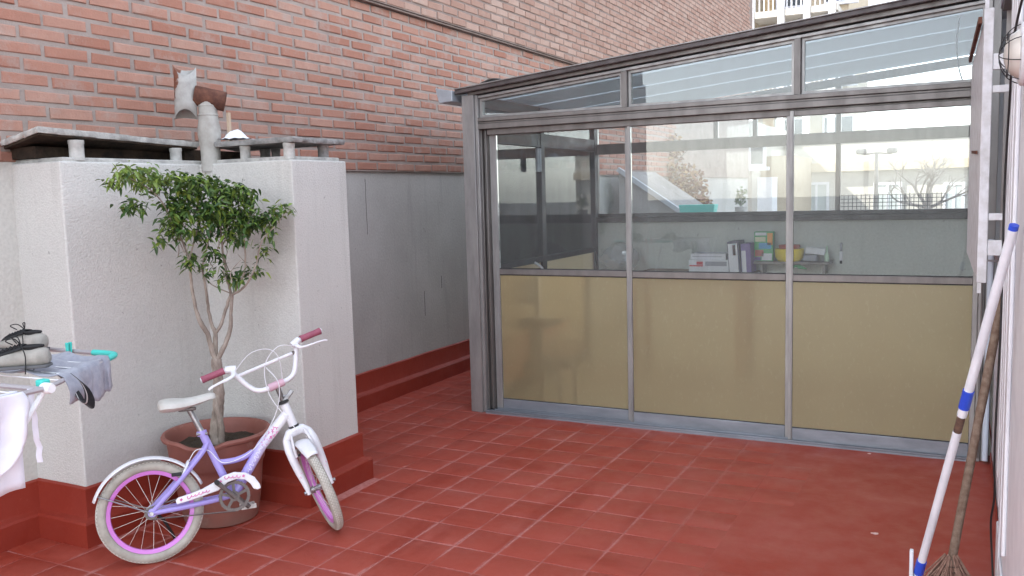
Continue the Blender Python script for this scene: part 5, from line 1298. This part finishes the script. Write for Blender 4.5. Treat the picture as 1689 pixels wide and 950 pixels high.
# buildings in the sun
MT['creamwall'] = plaster('cream_wall', (.50, .42, .31), (.45, .37, .27), 20, .002, st=.12); MT['whitewall'] = plaster('white_far_wall', (.53, .50, .45), (.47, .44, .40), 20, .002, st=.12)
MT['ochre'] = simple('ochre_wall', (.58, .42, .24), .8); MT['winglass'] = simple('dark_window', (.10, .115, .13), .12); MT['shut'] = simple('grey_shutter', (.45, .48, .47), .6)
def win(parent, x0, x1, z0, z1, yf, mat='shut', fm='whitewall', t=.07):
    o = part('window', 'white_paint', (x0, x1, yf-.05, yf-.002, z0, z0+t), (x0, x1, yf-.05, yf-.002, z1-t, z1), (x0, x0+t, yf-.05, yf-.002, z0+t+.001, z1-t-.001), (x1-t, x1, yf-.05, yf-.002, z0+t+.001, z1-t-.001), parent=parent, bevel=0)
    part('pane', mat, (x0+t+.001, (x0+x1)/2-.03, yf-.03, yf-.003, z0+t+.001, z1-t-.001), parent=o, bevel=0)
    part('pane', mat, ((x0+x1)/2+.03, x1-t-.001, yf-.03, yf-.003, z0+t+.001, z1-t-.001), parent=o, bevel=0)
    part('mullion', 'white_paint', ((x0+x1)/2-.0295, (x0+x1)/2+.0295, yf-.045, yf-.002, z0+t+.001, z1-t-.001), parent=o, bevel=0)
    part('sill', 'white_paint', (x0-.08, x1+.08, yf-.14, yf-.002, z0-.08, z0-.001), parent=o, bevel=0)
YP = 33.0
pl = ony(1226, 20, YP).x; prr = ony(1392, 20, YP).x
bP = thing('balcony_building', 'sunlit cream apartment building with white framed balconies rising behind the roof', 'building', (pl, YP, -9))
part('wall', 'creamwall', (pl-3.2, prr, YP+1.4, YP+9, -9, 13.4), parent=bP, bevel=0)
zs = [-7, -4.1, -1.2, 1.7, 4.6, 7.5, 10.4, 13.3]
for z in zs:
    part('balcony_slab', 'whitewall', (pl+.3, prr-.2, YP-.05, YP+1.399, z, z+.22), parent=bP, bevel=0)
    part('balcony_rail', 'white_paint', (pl+.3, prr-.2, YP-.03, YP+.0, z+1.05, z+1.12), *[(x, x+.035, YP-.028, YP-.002, z+.2205, z+1.0495) for x in [pl+.4+.16*k for k in range(int((prr-pl-.8)/.16))]], parent=bP, bevel=0)
    for x0 in (pl+.9, pl+2.6): win(bP, x0, x0+1.1, z+.5, z+2.3, YP+1.4, 'winglass')
    part('balcony_back', 'ochre', (pl+.45, pl+1.75 if False else pl+.85, YP+1.35, YP+1.398, z+.23, z+2.85), parent=bP, bevel=0)
for x in (pl+.15, pl+1.22, pl+2.1, prr-.5): part('column', 'white_paint', (x, x+.22, YP-.08, YP+.18, -9, 13.5), parent=bP, bevel=0)
part('edge_pier', 'white_paint', (pl-.1, pl+.1, YP-.1, YP+1.398, -9, 13.5), parent=bP, bevel=0)
YQ = 25.0
ql, qr = ony(1302, 300, YQ).x, ony(1640, 300, YQ).x
bQ = thing('low_white_building', 'low sunlit white building with cornice and shuttered windows beyond the back windows', 'building', (ql, YQ, -9))
part('wall', 'whitewall', (ql, qr+4, YQ, YQ+6, -9, 2.75), parent=bQ, bevel=0)
zc = ony(1400, 275, YQ).z
part('cornice', 'creamwall', (ql-.05, qr+4, YQ-.18, YQ-.001, zc-.12, zc+.12), parent=bQ, bevel=0)
part('coping', 'whitewall', (ql-.1, qr+4.1, YQ-.1, YQ+.3, 2.751, 2.85), parent=bQ, bevel=0)
for u0_, u1_ in ((1326, 1368), (1440, 1488), (1555, 1592)):
    a = ony(u0_, 345, YQ); c = ony(u1_, 300, YQ); win(bQ, a.x, c.x, a.z-.9, c.z, YQ)
YS = 21.0
sl_, sr_ = ony(1186, 300, YS).x, ony(1296, 300, YS).x
bS = thing('white_terrace_house', 'white house with stepped roof terrace between the brick wall and low building', 'building', (sl_, YS, -9))
part('wall', 'whitewall', (sl_, (sl_+sr_)/2, YS, YS+5, -9, 3.0), parent=bS, bevel=0)
part('wall', 'creamwall', ((sl_+sr_)/2+.001, sr_, YS+1.0, YS+5, -9, 2.2), parent=bS, bevel=0)
part('stair_tower', 'white_paint', (ony(1258, 300, YS).x, ony(1282, 300, YS).x, YS-.6, YS-.001, -9, ony(1270, 292, YS-.6).z), parent=bS, bevel=0)
a = ony(1236, 262, YS); win(bS, sl_+.35, sl_+1.1, a.z-.2, a.z+.5, YS, 'winglass')
part('awning', 'zinc', (sl_+.2, (sl_+sr_)/2-.1, YS-.5, YS-.001, a.z+.72, a.z+.8), parent=bS, bevel=0)
# plant on the terrace
pg = ony(1222, 338, 9.08); sp = thing('small_potted_shrub', 'small green shrub in a pale pot on the parapet', 'plant', (pg.x, 9.08, 1.161))
leafcloud([((pg.x, 9.08, 1.36), (.07, .07, .10))], 90, .045, 8).build('foliage', simple('shrub_green', (.10, .16, .05), .6), sp, smooth=False)
MB().lathe([(.0, 1.161), (.05, 1.161), (.062, 1.25), (.068, 1.255), (.06, 1.26), (.0, 1.25)], 14, (pg.x, 9.08, 0)).build('pot', 'stub', sp)
MB().tube([(pg.x, 9.08, 1.25), (pg.x, 9.08, 1.38)], .006, 6).build('stem', 'twig', sp)
# street lamp
ls = ony(1446, 252, 20.0); st = thing('street_lamp', 'tall double headed street lamp standing before the low white building', 'street lamp', (ls.x, 20, -9))
MB().tube([(ls.x, 20, -9), (ls.x, 20, 0), (ls.x, 20, ls.z)], [.09, .06, .035], 10).build('pole', 'alu', st)
MB().tube([(ls.x-.30, 20, ls.z-.03), (ls.x, 20, ls.z), (ls.x+.30, 20, ls.z-.03)], .018, 8).build('arm', 'alu', st)
for s in (-1, 1): MB().box(ls.x+s*.30-.10, ls.x+s*.30+.10, 19.88, 20.12, ls.z-.02, ls.z+.09).build('lamp_head', 'alu', st, bevel=.03)
# bare tree
bt = ony(1530, 338, 17.0); bare = thing('bare_tree', 'leafless grey tree with spreading branches beyond the back window', 'tree', (bt.x, 17, -9))
MB().tube([(bt.x, 17, -9), (bt.x-.05, 17, -4), (bt.x, 17, bt.z)], [.2, .13, .05], 10).build('trunk', 'twig', bare)
rb_ = random.Random(5); bb = MB()
def grow(p, d, L, r, lev):
    pts = [p]; q = p; dd_ = d
    for k in range(4):
        dd_ = (dd_+V((rb_.gauss(0, .16), rb_.gauss(0, .16), rb_.gauss(0, .08)+.03))).normalized(); q = q+dd_*L/4; pts.append(q)
    bb.tube(pts, [r*(1-.12*k) for k in range(5)], 6)
    if lev:
        for k in range(3): grow(pts[rb_.choice((2, 3, 4))], (dd_+V((rb_.gauss(0, .55), rb_.gauss(0, .55), rb_.gauss(.1, .35)))).normalized(), L*.72, r*.55, lev-1)
for d in ((.5, 0, .8), (-.5, .1, .75), (.9, -.1, .35), (-.85, 0, .25), (.1, .2, 1)): grow(V((bt.x, 17, bt.z-.05)), V(d).normalized(), .46, .034, 3)
bb.build('branches', 'twig', bare)
